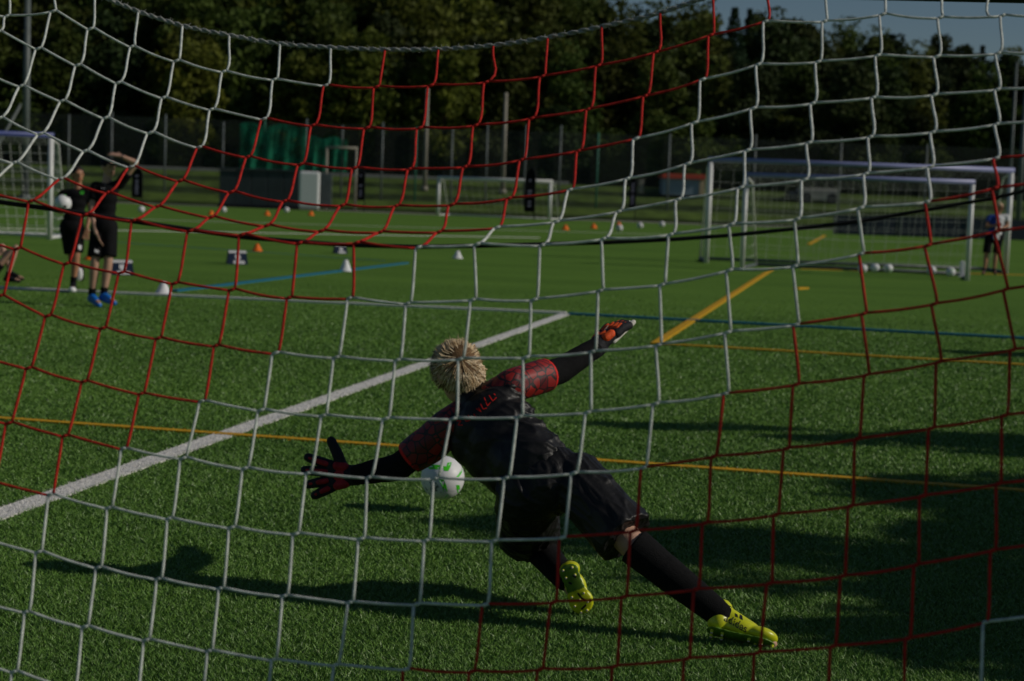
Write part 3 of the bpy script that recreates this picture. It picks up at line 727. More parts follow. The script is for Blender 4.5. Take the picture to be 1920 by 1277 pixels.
for q, t in (('L', .74), ('R', .66)):
    e = lerp(k['sh' + q], k['el' + q], t); bm = bmesh.new()
    inn = k['sh' + q].lerp(pel.lerp(k['neck'], .95), .62)
    cap(bm, inn, .058, k['sh' + q], .062); cap(bm, k['sh' + q], .0625, e, .064, True)
    if q == 'L': cap(bm, P(850, 795, 6.35), .062, P(812, 836, 6.38), .058); cap(bm, P(812, 836, 6.38), .058, e, .064, True)
    sl = skin('sleeve', bm, .006, M['crackle'], keeper, 3, wrinkle(e - k['sh' + q], .004, 12, 5))
    bm = bmesh.new(); d = (k['el' + q] - k['sh' + q]).normalized(); tube(bm, [e - d * .006, e + d * .005], [.0635, .0625], 20, cap=False); fin('cuff', bm, M['red_ink'], sl, True)
    bm = bmesh.new(); cap(bm, lerp(k['sh' + q], k['el' + q], .4), .052, k['el' + q], .050); cap(bm, k['el' + q], .050, lerp(k['el' + q], k['wr' + q], .5), .045); cap(bm, lerp(k['el' + q], k['wr' + q], .5), .045, k['wr' + q], .036)
    skin('undersleeve', bm, .006, M['black_knit'], keeper, 3, wrinkle(d, .002, 22, 2))
# red lettering across the shoulders
bv = bvh(shirt); bm = bmesh.new()
STR = [[(856, 789), (864, 789), (859, 797), (868, 797)], [(870, 782), (874, 790), (881, 788), (878, 778)], [(888, 776), (893, 783)], [(893, 766), (902, 772), (897, 764)],
       [(901, 757), (906, 767), (913, 765)], [(908, 745), (914, 761), (920, 754)], [(917, 741), (924, 752), (931, 745)], [(926, 738), (929, 741)]]
for s_ in STR: stroke(bm, bv, s_, 2.0)
fin('lettering', bm, M['red_ink'], shirt)
# shorts
bm = bmesh.new(); ball_bm(bm, pel + up * .02, (.145, .115, .12), R, 3)
for q, r0, r1, t in (('R', .104, .108, .90), ('L', .106, .116, .92)):
    e = lerp(k['hip' + q], k['kn' + q], t); cap(bm, k['hip' + q], r0, e, r1, True); ball_bm(bm, k['hip' + q], r0, seg=3)
def shorts_d(co):
    d = (k['knR'] - k['hipR']).normalized(); c2_ = co * 17; c2_ = c2_ - d * c2_.dot(d) * .72
    return wrinkle(up, .004, 9, 9)(co) + .0075 * max(0, 1 - abs(noise.noise(c2_)) * 2.2) ** 3 + .004 * max(0, 1 - abs(noise.noise(c2_ * 2.1)) * 2.2) ** 3 - .003
skin('shorts', bm, .0055, M['satin'], keeper, 5, shorts_d)
# socks and boots
bm = bmesh.new(); cap(bm, lerp(k['knR'], k['anR'], .02), .066, lerp(k['knR'], k['anR'], .4), .058, True); cap(bm, lerp(k['knR'], k['anR'], .4), .060, k['anR'].lerp(k['toR'], .12), .046); skin('sock', bm, .006, M['black_knit'], keeper, 3)
bm = bmesh.new(); cap(bm, k['knL'], .060, lerp(k['knL'], k['anL'], .4), .058); cap(bm, lerp(k['knL'], k['anL'], .4), .058, k['anL'].lerp(k['toL'], .12), .046); skin('sock', bm, .006, M['black_knit'], keeper, 3)
def boot(hl, toe, top, sole_n, name='boot', wid=1.0):
    """hl heel, toe tip, top ankle point, sole_n direction the sole faces"""
    d = (toe - hl).normalized(); n = (sole_n - d * sole_n.dot(d)).normalized(); s = d.cross(n); L = (toe - hl).length
    B = Matrix((s, d, n)).transposed()
    def q(x, y, z): return hl + s * x * L + d * y * L - n * z * L
    bm = bmesh.new()
    W = wid
    ball_bm(bm, q(0, .13, .17), (.165 * L * W, .16 * L, .19 * L), B, 3); ball_bm(bm, q(0, .45, .14), (.165 * L * W, .30 * L, .155 * L), B, 3)
    ball_bm(bm, q(0, .75, .11), (.19 * L * W, .25 * L, .12 * L), B, 3); cap(bm, q(0, .18, .22), .155 * L, q(0, .14, .36), .155 * L); cap(bm, q(0, .25, .28), .13 * L, q(0, .62, .16), .11 * L)
    up_ = skin(name, bm, .004, M['volt'], keeper, 3)
    bm = bmesh.new()
    for y0, w_, l_ in ((.13, .14, .15), (.24, .132, .15), (.36, .128, .18), (.48, .132, .2), (.60, .148, .2), (.74, .165, .25)): ball_bm(bm, q(0, y0, .012), (w_ * 1.14 * L * wid, l_ * L, .035 * L), B, 3)
    skin('outsole', bm, .004, M['volt_sole_shaded'], up_, 2)
    for x, y in ((-.09, .07), (.09, .07), (-.09, .22), (.09, .22), (-.12, .60), (.12, .60), (-.13, .78), (.13, .78), (0, .70), (-.06, .93), (.06, .93)):
        bm = bmesh.new(); a = q(x, y, 0); cap(bm, a, .030 * L, a + n * .05 * L, .020 * L, True); fin('stud', bm, M['volt'], up_)
        bm = bmesh.new(); cap(bm, a + n * .05 * L, .020 * L, a + n * .062 * L, .015 * L, True); fin('stud_tip', bm, M['stud_tip'], up_)
    bm = bmesh.new(); tube(bm, [q(0, .14, .34), q(0, .14, .40)], [.158 * L, .150 * L], 18, cap=False); fin('collar', bm, M['black_knit'], up_, True)
    return up_, q
bR, qR = boot(P(1326, 1182, 5.87), P(1456, 1214, 5.83), k['anR'], CR @ Vector((-.35, -.80, .42)), wid=1.15)
bR.name = 'boot'
bL, qL = boot(P(1062, 1060, 6.16), P(1098, 1152, 6.17), k['anL'], CR @ Vector((-.12, -.05, 1.0)), wid=1.25)
for o in bL.children:
    if o.name.startswith('outsole'):
        bvl = bvh(o); bm = bmesh.new()
        for st in ([(1083, 1112), (1090, 1121), (1097, 1126)], [(1104, 1129), (1111, 1122)], [(1090, 1143), (1099, 1134)], [(1104, 1144), (1111, 1137)], [(1074, 1079), (1080, 1083)], [(1066, 1092), (1072, 1095)]): stroke(bm, bvl, st, 3.4)
        fin('sole_print', bm, M['ink'], bL)
        me_ = o.data; me_.materials.append(M['volt'])
        for p_ in me_.polygons:
            if (p_.center + base_of(o) - P(1062, 1060, 6.16)).dot((P(1098, 1152, 6.17) - P(1062, 1060, 6.16)).normalized()) > .095: p_.material_index = 1  # forefoot bright, heel left dark: its shade is put into the colour
# wordmark and three bars on the side of the boot
bv = bvh(bR); cu = bpy.data.curves.new('wordmark', 'FONT'); cu.body = 'adidas'; cu.size = 24; cu.align_x = 'CENTER'
to = bpy.data.objects.new('tmp', cu); COL.objects.link(to); dg = bpy.context.evaluated_depsgraph_get()
tm = bpy.data.meshes.new_from_object(to.evaluated_get(dg)); bpy.data.objects.remove(to)
ang = math.radians(30); o_ = Vector((1378, 1175))
def proj(u, v):
    x = o_.x + u * math.cos(ang) * .82 + v * math.sin(ang) * .55; y = o_.y + u * math.sin(ang) * .82 - v * math.cos(ang)
    d = ray(x, y).normalized(); h = bv.ray_cast(CAMP, d); return (h[0] - d * .0015) if h[0] is not None else None
bm = bmesh.new(); bm.from_mesh(tm); bpy.data.meshes.remove(tm)
bad = []
for v in bm.verts:
    r_ = proj(v.co.x, v.co.y)
    if r_ is None: bad.append(v)
    else: v.co = r_
bmesh.ops.delete(bm, geom=bad, context='VERTS')
for i in range(3):
    x0 = -6 + i * 12; hh = 5 + i * 3
    qs = [proj(x0, 20), proj(x0 + 7, 20), proj(x0 + 3, 20 + hh), proj(x0 - 4, 20 + hh)]
    if all(q_ is not None for q_ in qs): bm.faces.new([bm.verts.new(q_) for q_ in qs])
if len(bm.verts): fin('wordmark', bm, M['ink'], bR)
# gloves
d = (k['haL'] - k['wrL']).normalized(); nb = CR @ Vector((0.05, .1, 1))
def glove(wr, tip, n, ts, S, mats, spread, thumb_up, longf=1.0):
    d = (tip - wr).normalized(); n = (n - d * n.dot(d)).normalized(); s = d.cross(n).normalized() * ts; L = (tip - wr).length
    bm = bmesh.new(); cap(bm, wr - d * .035, .037, wr + d * .01, .037)
    for o in (-.026, 0, .026): cap(bm, wr + d * .01 + s * o * .6, .024, wr + d * L * .42 + s * o * 1.25, .023)
    g = skin('glove', bm, .004, M[mats[0]], keeper, 3)
    fl = (.40, .50, .56, .52)
    for i, o in enumerate((-.040, -.014, .013, .038)):
        b = wr + d * L * .40 + s * o * 1.0; dd = (d + s * (o / .03) * spread).normalized()
        m_ = b + dd * L * fl[i] * .55 * longf; e = b + dd * L * fl[i] * longf - n * .012
        bm = bmesh.new(); cap(bm, b, .0200, m_, .0195); cap(bm, m_, .0195, e, .0165); fg = skin('finger', bm, .0035, M['glove_black'], g, 3)
        bm = bmesh.new(); cap(bm, b.lerp(m_, .35) + n * .0125, .0115, m_ + n * .012, .0105); cap(bm, lerp(m_, e, .5) + n * .0105, .009, lerp(m_, e, .75) + n * .010, .009); skin('finger_panel', bm, .0035, M[mats[1]], fg, 2)
    b = wr + d * L * .20 + s * .030; m_ = b + (d * thumb_up[0] + s * thumb_up[1]).normalized() * L * .30; e = m_ + (d * thumb_up[0] * 1.3 + s * thumb_up[1]).normalized() * L * .26
    bm = bmesh.new(); cap(bm, b, .022, m_, .021); cap(bm, m_, .021, e, .018); skin('thumb', bm, .0035, M['glove_black'], g, 3)
    bm = bmesh.new()
    for o in (-.03, 0, .03): cap(bm, wr + d * L * .14 + s * o + n * .013, .018, wr + d * L * .30 + s * o * 1.2 + n * .012, .018)
    skin('knuckle_panel', bm, .004, M[mats[1]], g, 3)
    bm = bmesh.new(); tube(bm, [wr - d * .02, wr + d * .012], .0385, 18, cap=False); fin('wrist_strap', bm, M['glove_black'], g, True)
    return g, d, n, s, L
gl, *_ = glove(k['wrL'] - d * .0, k['haL'], nb, 1, KS, ('glove_black', 'glove_red'), .30, (.35, 1.0))
wr, tp = k['wrR'], k['haR']; d = (tp - wr).normalized()
g, d, n, s, L = glove(wr, tp, CR @ Vector((-.65, .45, .45)), -1, KS, ('glove_black', 'glove_orange'), .06, (.9, .35), .95)
bm = bmesh.new()
for o in (-.034, -.012, .012, .034): cap(bm, wr + d * L * .25 + s * o - n * .016, .012, wr + d * L * .96 + s * o * 1.1 - n * .018, .011)
skin('latex_palm', bm, .004, M['glove_latex'], g, 3)
# hair: a cap of short strands sweeping away from a whorl
c = k['head']; hu = k['hup'].normalized(); f = (k['face'] - hu * k['face'].dot(hu)).normalized(); s = f.cross(hu).normalized(); ks = KS * 1.18
R2 = Matrix((s, f, hu)).transposed()
bm = bmesh.new(); ball_bm(bm, c + hu * .022 * ks - f * .006 * ks, (.082 * ks, .098 * ks, .088 * ks), R2, 3); ball_bm(bm, c - f * .035 * ks - hu * .028 * ks, (.072 * ks, .066 * ks, .07 * ks), R2, 3)
scalp = skin('hair', bm, .006, M['blond_root'], keeper, 3)
wh = (P(868, 668, 6.3) - c); wh = (R2.transposed() @ wh); wh = Vector((wh.x / .082, wh.y / .098, wh.z / .088)).normalized()
vs, fs, mi = [], [], []
bvs = bvh(scalp)
def sp(u, r):
    d_ = R2 @ u.normalized(); h = bvs.ray_cast(c + d_ * .4, -d_)
    rad = (h[0] - c).length if h[0] is not None else .09 * ks
    return c + d_ * (rad + (r - 1) * .085)
for i in range(9000):
    u = Vector(rng.normal(size=3)).normalized()
    if u.y > .45 and u.z < .55: continue
    if u.z < -.66 + .12 * rng.random(): continue
    tt = (u - wh * u.dot(wh)); tt = tt.normalized() if tt.length > 1e-3 else Vector((1, 0, 0)); axis = wh.cross(u)
    axis = axis.normalized() if axis.length > 1e-3 else Vector((0, 0, 1))
    a0 = wh.angle(u); stp = .34 + .26 * rng.random(); lift = 1.05 + .06 * rng.random(); tw = Matrix.Rotation(rng.normal(0, .13) + .55 * noise.noise(u * 4.5), 3, u); lift += .05 * noise.noise(u * 7 + Vector((9, 0, 0)))
    if rng.random() < .10: lift += .14 * rng.random()
    us = [u, Matrix.Rotation(stp, 3, axis) @ u, Matrix.Rotation(stp * 2.1, 3, axis) @ u]
    us = [u] + [tw @ x for x in us[1:]]
    p = [sp(us[0], .98), sp(us[1], lift), sp(us[2], lift + .01 + rng.normal(0, .028))]
    if a0 < .35 and rng.random() < .25: p[2] = sp(us[1], 1.32 + .12 * rng.random())
    d1 = (p[2] - p[0]).normalized(); sidev = d1.cross(p[1] - c).normalized() * (.0008 + .0008 * rng.random())
    b = len(vs); vs += [p[0] - sidev, p[0] + sidev, p[1] - sidev, p[1] + sidev, p[2]]; fs += [(b, b + 1, b + 3, b + 2), (b + 2, b + 3, b + 4)]
    v_ = noise.noise(u * 8) + rng.normal(0, .35) + (abs(u.x) > .62) * .75 + (u.z < -.25) * .35 + (a0 < .22) * .5; mi += [0 if v_ < .45 else (1 if v_ < .85 else 2)] * 2  # darker sides and nape: shorter dark hair, with head shade added to colour
me = bpy.data.meshes.new('strands'); me.from_pydata([tuple(v) for v in vs], [], fs)
for p_, m_ in zip(me.polygons, mi): p_.material_index = m_
tag(link('strands', me, [M['blond'], M['blond_mid'], M['blond_dark']], scalp), kind='stuff')

# --- the match ball
bc = P(830, 895.5, 8.05); BR = .1
ball = empty('football', bc, 'white football with green flashes just off the turf by the diving goalkeeper', 'ball')
def panel_ball(parent, c, r, flashes=None):
    bm = bmesh.new(); bmesh.ops.create_icosphere(bm, subdivisions=5, radius=r, matrix=Matrix.Translation(c))
    gol = (1 + 5 ** .5) / 2; dirs = []
    for a in (-1, 1):
        for b in (-1, 1): dirs += [Vector((0, a, b * gol)), Vector((a, b * gol, 0)), Vector((b * gol, 0, a))]
    dirs = [d_.normalized() for d_ in dirs]
    for v in bm.verts:                                   # seams pressed in between the panels
        u = (v.co - c).normalized(); q = sorted(-u.dot(d_) for d_ in dirs); e = q[1] - q[0]
        if e < .035: v.co = c + u * r * (1 - .012 * (1 - e / .035))
    return fin('shell', bm, M['white_plastic'], parent, True)
shell = panel_ball(ball, bc, BR)
bv = bvh(shell)
for poly in ([(804, 874.5), (814, 872.5), (825, 873), (825, 879), (808, 879)], [(832, 874), (837, 877), (839, 869.5), (845, 869), (843, 876), (840, 881.5), (834, 881)],
             [(856, 893), (861, 888), (864.5, 880), (865, 886), (860, 893.5)], [(825, 901), (832, 902), (836, 911), (838, 925), (833, 929), (830, 912)], [(856, 911), (861, 911), (862, 921), (857.5, 922)]):
    cen = Vector((sum(p_[0] for p_ in poly) / len(poly), sum(p_[1] for p_ in poly) / len(poly)))
    bm = bmesh.new(); n = len(poly); ring = []
    for i in range(n):
        for t in (0, .5):
            q_ = Vector(poly[i]).lerp(Vector(poly[(i + 1) % n]), t); q_ = cen + (q_ - cen) * 1.3; d_ = ray(q_.x, q_.y).normalized(); h = bv.ray_cast(CAMP, d_)
            if h[0] is not None: ring.append(bm.verts.new(bc + (h[0] - bc).normalized() * (BR + .0012)))
    d_ = ray(cen.x, cen.y).normalized(); h = bv.ray_cast(CAMP, d_); cv = bm.verts.new(bc + (h[0] - bc).normalized() * (BR + .0016))
    for i in range(len(ring)): bm.faces.new((ring[i], ring[(i + 1) % len(ring)], cv))
    fin('green_flash', bm, M['ball_green'] if 'ball_green' in M else M.setdefault('ball_green', mat('ball_green', (.06, .60, .012), .4, .4, .1, 30)), ball)

bm = bmesh.new(); ring = []  # darker grey area at the ball's lower left
for q_ in ((795, 905), (806, 903), (817, 904), (823, 912), (828, 924), (829, 933), (818, 933), (807, 927), (799, 918)):
    d_ = ray(*q_).normalized(); h = bv.ray_cast(CAMP, d_)
    if h[0] is not None: ring.append(bm.verts.new(bc + (h[0] - bc).normalized() * (BR + .0008)))
d_ = ray(812, 917).normalized(); h = bv.ray_cast(CAMP, d_); cv = bm.verts.new(bc + (h[0] - bc).normalized() * (BR + .0040))
for i in range(len(ring)): bm.faces.new((ring[i], ring[(i + 1) % len(ring)], cv))
fin('grey_section', bm, mat('ball_grey', (.16, .19, .20), .45, .4, .1, 30), ball, True)
# --- the two coaches on the left
D = 19.95; Q = lambda x, y, dz=0.0: P(x, y, D + dz)
j = dict(hipL=Q(186, 425), hipR=Q(205, 424), neck=Q(200, 341), head=Q(203, 313), shL=Q(179, 349), shR=Q(224, 346), elL=Q(172, 398, -.05), wrL=Q(180, 437, -.1), haL=Q(191, 462, -.1),
         elR=Q(254, 305, -.1), wrR=Q(227, 293, -.15), haR=Q(204, 287, -.12), knL=Q(178, 492, -.06), knR=Q(203, 491, -.04), anL=Q(172, 555), anR=Q(194, 553), toL=Q(186, 570, -.12), toR=Q(214, 566, -.1),
         hup=Vector((.02, -.1, 1)), face=Vector((.75, -.62, -.05)), sock=.8, pnL=Vector((-1, -.3, 0)), pnR=Vector((0, -.4, 1)), tsL=-1)
g0 = G(192, 575)
pr, sh = person('coach in black polo and dark cap shading his eyes with a raised arm, blue boots', (g0.x, g0.y, 0), j, .97, shoes='blue_shoe', hair='flag_black', cap_hat=True, hw=.92)
patch('chest_logo', [(188, 341), (198, 345), (197, 354), (190, 353)], M['white_print'], sh, sh)
bm = bmesh.new(); cap(bm, lerp(j['wrR'], j['elR'], .06), .030, lerp(j['wrR'], j['elR'], .11), .030, True); fin('wristband', bm, M['navy'], pr, True)
shorts_o = [o for o in pr.children if o.name.startswith('shorts')][0]
patch('shorts_logo', [(178, 467), (186, 470), (184, 475), (177, 472)], M['white_print'], shorts_o, shorts_o)
D = 22.2
j = dict(hipL=Q(125, 425), hipR=Q(145, 424), neck=Q(147, 353), head=Q(146, 327), shL=Q(120, 362), shR=Q(165, 358), elL=Q(103, 388, .05), wrL=Q(104, 392, -.22), haL=Q(116, 396, -.28),
         elR=Q(170, 396, .05), wrR=Q(163, 428, -.05), haR=Q(160, 450, -.08), knL=Q(135, 484, .05), knR=Q(143, 481, -.05), anL=Q(148, 502, .36), anR=Q(137, 533), toL=Q(152, 522, .40), toR=Q(137, 544, -.17),
         hup=Vector((.0, -.05, 1)), face=Vector((.5, -.82, -.05)), sock=.75, soleL=Vector((.5, .4, -.3)).normalized())
g1 = G(137, 549)
pr1, sh1 = person('coach in black shirt holding a white ball under his arm, one heel raised', (g1.x, g1.y, 0), j, .92, shoes='flag_black', skin_m='skin_tan', hw=1.0)
patch('chest_logo', [(150, 358), (158, 358), (157, 364), (151, 364)], M['green_trim'], sh1, sh1)
patch('collar_trim', [(155, 340), (163, 345), (163, 351), (156, 347)], M['green_trim'], sh1, sh1)
shorts_o = [o for o in pr1.children if o.name.startswith('shorts')][0]
patch('shorts_logo', [(147, 459), (153, 460), (152, 469), (147, 467)], M['white_print'], shorts_o, shorts_o)
bm = bmesh.new(); ball_bm(bm, lerp(j['anR'], j['toR'], .8) + Vector((0, -.03, -.01)), (.05, .06, .04)); fin('toe_cap', bm, M['white_plastic'], pr1, True)
bm = bmesh.new(); ball_bm(bm, P(149, 514, 22.45), (.045, .03, .09)); fin('shoe_sole', bm, M['white_plastic'], pr1, True)
def football(px, py, d, r, label, group=None, m='white_plastic', patches=True, onground=True):
    p = P(px, py, d) if not onground else None
    if onground: g = G(px, py); p = Vector((g.x, g.y, r))
    t = empty('football', p, label, 'ball', group); panel_small(t, p, r, m, patches); return t
def panel_small(t, p, r, m, patches):
    bm = bmesh.new(); ball_bm(bm, p, r, seg=4); fin('shell', bm, M[m], t, True)
    if patches:
        rr = random.Random(int(p.x * 97 + p.y * 31))
        for i in range(7):
            u = Vector((rr.gauss(0, 1), rr.gauss(0, 1), rr.gauss(0, 1))).normalized(); bm = bmesh.new(); x = u.orthogonal().normalized(); y = u.cross(x)
            ring = [bm.verts.new(p + (u + (x * math.cos(a * 1.2566) + y * math.sin(a * 1.2566)) * .24).normalized() * (r + .002)) for a in range(5)]
            cv = bm.verts.new(p + u * (r + .0025))
            for a in range(5): bm.faces.new((ring[a], ring[(a + 1) % 5], cv))
            fin('patch', bm, M['green_trim'] if i % 2 else M['ink'], t)
football(118, 381, 21.85, .105, 'white football tucked under the arm of the coach on the left', onground=False)
# seated child at the left edge
D = 23.4
j = dict(hipL=Q(-34, 514, .1), hipR=Q(-22, 518, -.1), neck=Q(-62, 452), head=Q(-64, 425), shL=Q(-78, 462, .15), shR=Q(-48, 464, -.1), elL=Q(-52, 482, .1), wrL=Q(-12, 470, .1), haL=Q(10, 462, .1), elR=Q(-28, 492, -.15), wrR=Q(2, 476, -.1), haR=Q(22, 470, -.1),
         knL=Q(4, 462, .1), knR=Q(30, 464, -.1), anL=Q(20, 512, .1), anR=Q(13, 520, -.1), toL=Q(42, 522, .1), toR=Q(36, 526, -.1), hup=Vector((.1, 0, 1)), face=Vector((1, .1, 0)), sock=.85)
g2 = G(-20, 532)
person('child sitting on the turf at the left edge with bare knees drawn up, black boots', (g2.x, g2.y, 0), j, .74, shoes='flag_black', skin_m='skin', short_t=.45)
# figure by the right hand goals
D = 39.4
j = dict(hipL=Q(1854, 446), hipR=Q(1874, 446), neck=Q(1872, 402), head=Q(1874, 388), shL=Q(1855, 407), shR=Q(1888, 406), elL=Q(1850, 424, -.05), wrL=Q(1866, 423, -.22), haL=Q(1876, 421, -.25), elR=Q(1889, 424, -.02), wrR=Q(1877, 430, -.22), haR=Q(1868, 430, -.26),
         knL=Q(1849, 479), knR=Q(1867, 479), anL=Q(1846, 506), anR=Q(1864, 506), toL=Q(1843, 512, -.12), toR=Q(1866, 512, -.14), hup=Vector((.0, -.08, 1)), face=Vector((.55, -.8, -.1)), sock=.97)
g3 = G(1855, 515)
pr3, sh3 = person('person in blue and white shirt and black shorts beside the right hand goals', (g3.x, g3.y, 0), j, .93, shirt='blue_shirt', shoes='flag_black', hair='cream', skin_m='skin_tan', hw=1.15)
me = sh3.data; me.materials.append(M['grey_shirt'])
pl_, u_, s_, f_ = axes(j)
for p_ in me.polygons:
    if (p_.center + base_of(sh3) - j['neck']).dot(s_) > -.03: p_.material_index = 1

# ------------------------------------------------------------------ training gear on the pitch
def cone(px, py, label, m, r, h, group, name='training_cone'):
    g = G(px, py); t = empty(name, (g.x, g.y, 0), label, 'cone', group)
    bm = bmesh.new()
    prof_ = [(r * 1.12, .004), (r * 1.12, .012), (r * .98, .02), (r * .62, h * .55), (r * .34, h * .94), (r * .22, h)]
    for (r0, z0), (r1, z1) in zip(prof_, prof_[1:]):
        bmesh.ops.create_cone(bm, cap_ends=False, segments=28, radius1=r0, radius2=r1, depth=max(z1 - z0, 1e-4), matrix=Matrix.Translation((g.x, g.y, (z0 + z1) / 2)))
    bmesh.ops.create_circle(bm, cap_ends=True, segments=28, radius=r * 1.12, matrix=Matrix.Translation((g.x, g.y, .004)))
    bmesh.ops.remove_doubles(bm, verts=bm.verts[:], dist=.0005)
    fin('body', bm, M[m], t, True)
    bm = bmesh.new(); tube(bm, [(g.x, g.y, h - .004), (g.x, g.y, h + .003)], r * .2, 16); fin('top_hole', bm, M['ink'], t)
cone(306, 553, 'white training cone standing on the white line, nearest of the white cones', 'white_plastic', .105, .17, 'white training cones')
cone(648, 509, 'white training cone standing on the blue line', 'white_plastic', .105, .20, 'white training cones')
cone(858, 485, 'white training cone alone on open turf under the black strap', 'white_plastic', .105, .17, 'white training cones')
cone(482, 471, 'orange training cone behind the middle navy marker board', 'orange_plastic', .105, .16, 'orange training cones')
cone(168, 487, 'orange training cone half hidden between the two standing coaches', 'orange_plastic', .09, .12, 'orange training cones')
for px, py, lb in ((396, 404, 'small orange marker cone far off in front of the left end of the dark dugout'), (501, 404, 'small orange marker cone far off in front of the right part of the dark dugout'), (583, 404, 'small orange marker cone in front of the white panel'),
                   (1060, 431, 'leftmost far orange marker cone right of the middle goal'), (1113, 428, 'far orange marker cone between two other orange ones'), (1160, 424, 'rightmost far orange marker cone, above a bluish ball')):
    cone(px, py, lb, 'orange_plastic', .15, .2, 'far orange marker cones', 'marker_cone')
for px, py, lb in ((265, 399, 'pale ball lying far off right of the two coaches'), (419, 399, 'pale ball lying in front of the dark dugout'), (537, 399, 'pale ball lying by the corner of dugout and white panel'),
                   (1161, 434, 'bluish grey ball below the rightmost far orange cone'), (1200, 429, 'bluish grey ball alone on the far turf'), (1241, 426, 'bluish grey ball farthest right on the far turf')):
    g = G(px, py); football(px, py, 0, .14, lb, 'balls lying far off on the pitch', 'white_print', True)
def marker_board(px, py, wpx, hpx, label):
    g = G(px, py); sc_ = g.y / F; w_, h_ = wpx * sc_, hpx * sc_; dp = .32
    t = empty('marker_board', (g.x, g.y, 0), label, 'marker board', 'navy marker boards on the turf'); rot = Matrix.Rotation(.28, 3, 'Z')
    def L_(x, y, z): return Vector((g.x, g.y, 0)) + rot @ Vector((x, y, z))
    a, b = w_ / 2, w_ / 2 * .86
    bm = bmesh.new(); v = [bm.verts.new(L_(*q)) for q in ((-a, 0, .004), (a, 0, .004), (a, dp, .004), (-a, dp, .004), (-b, dp * .3, h_), (b, dp * .3, h_), (b, dp * .7, h_), (-b, dp * .7, h_))]
    for f_ in ((0, 1, 5, 4), (1, 2, 6, 5), (2, 3, 7, 6), (3, 0, 4, 7), (4, 5, 6, 7), (0, 3, 2, 1)): bm.faces.new([v[i] for i in f_])
    fin('body', bm, M['navy'], t)
    def front(x, z): return L_(x * (a + (b - a) * z), dp * .3 * z - .004, h_ * z + .001)
    bm = bmesh.new(); bm.faces.new([bm.verts.new(q) for q in (front(-1, .84), front(1, .84), front(1, 1), front(-1, 1))]); fin('white_edge', bm, M['white_print'], t)
    bm = bmesh.new(); bm.faces.new([bm.verts.new(q + Vector((0, 0, .004))) for q in (L_(-b, dp * .3, h_), L_(b, dp * .3, h_), L_(b, dp * .7, h_), L_(-b, dp * .7, h_))]); fin('white_top', bm, M['white_print'], t)
    bm = bmesh.new()
    for x0, x1, z0, z1 in ((-.28, .34, .42, .72), (-.45, .72, .06, .28), (-.1, .2, .30, .42)):
        bm.faces.new([bm.verts.new(q) for q in (front(x0 + .04, z0), front(x1, z0), front(x1 - .06, z1), front(x0, z1))])
    fin('white_emblem', bm, M['white_print'], t)
marker_board(229, 516, 44, 27, 'navy marker board with white emblem beside the legs of the coach in blue boots')
marker_board(446, 496, 38, 25, 'navy marker board with white emblem in front of the orange cone')
marker_board(640, 476, 24, 17, 'smaller navy marker board above the white cone on the blue line')

# ------------------------------------------------------------------ other goals
def net_sheet(bm, a, b, c_, d_, nu, nv, r):
    for i in range(nu + 1):
        t = i / nu; p, q = a.lerp(b, t), d_.lerp(c_, t); tube(bm, [p, p.lerp(q, .5) + Vector((0, 0, -.03)), q], r, 3, cap=False)
    for i in range(nv + 1):
        t = i / nv; p, q = a.lerp(d_, t), b.lerp(c_, t); tube(bm, [p, p.lerp(q, .5) + Vector((0, 0, -.05)), q], r, 3, cap=False)
def far_goal(L, R_, h, depth, label, bar='alu_blue', r=.06, ground=True, mesh=.3, net=True, post='alu', sag=True, nr=.0028, gb='alu'):
    L, R_ = Vector((L.x, L.y, 0)), Vector((R_.x, R_.y, 0)); d = (R_ - L).normalized(); bk = Vector((-d.y, d.x, 0))
    t = empty('football_goal', ((L + R_) / 2), label, 'football goal'); H = Vector((0, 0, h))
    bm = bmesh.new(); tube(bm, [L + H - d * r, R_ + H + d * r], r, 14); fin('crossbar', bm, M[bar], t, True)
    for e in (L, R_):
        bm = bmesh.new(); tube(bm, [e, e + H - Vector((0, 0, r))], r, 14); fin('post', bm, M[post], t, True)
        bm = bmesh.new(); tube(bm, [e + H * .985, e + H * .92 + bk * depth * .45, e + bk * depth + Vector((0, 0, .04))], .022, 8); fin('net_support', bm, M[post], t, True)
        if ground: bm = bmesh.new(); tube(bm, [e + Vector((0, 0, .04)), e + bk * depth + Vector((0, 0, .04))], .04, 10); fin('side_bar', bm, M[gb], t, True)
    if ground: bm = bmesh.new(); tube(bm, [L + bk * depth + Vector((0, 0, .05)), R_ + bk * depth + Vector((0, 0, .05))], .04, 10); fin('ground_bar', bm, M[gb], t, True)
    if net:
        bm = bmesh.new(); W = (R_ - L).length; a, b = L + H, R_ + H; a2, b2 = L + H * .92 + bk * depth * .45, R_ + H * .92 + bk * depth * .45
        a3, b3 = L + bk * depth + Vector((0, 0, .05)), R_ + bk * depth + Vector((0, 0, .05))
        net_sheet(bm, a, b, b2, a2, int(W / mesh), 3, nr); net_sheet(bm, a2, b2, b3, a3, int(W / mesh), int(h / mesh), nr)
        for e in (L, R_): net_sheet(bm, e + Vector((0, 0, .05)), e + bk * depth + Vector((0, 0, .05)), e + H * .92 + bk * depth * .45, e + H, 5, int(h / mesh), nr * 1.6)
        fin('net', bm, M['goal_net'], t)
    return t
far_goal(G(1391, 506), G(1813, 526), 2.0, 2.3, 'smaller white goal standing in front of the larger one on the right', mesh=.25, r=.05, gb='pole')
far_goal(G(1324, 493), G(1885, 514), 2.36, 1.6, 'larger white goal with bluish crossbar behind the smaller one on the right', gb='pole')
gl_r = G(93, 449); far_goal(Vector((gl_r.x - 7.3, gl_r.y - .3, 0)), gl_r, 2.34, 1.7, 'white goal with dark blue crossbar cut off by the left edge behind the two coaches', bar='alu_deep_blue', mesh=.22, nr=.006)
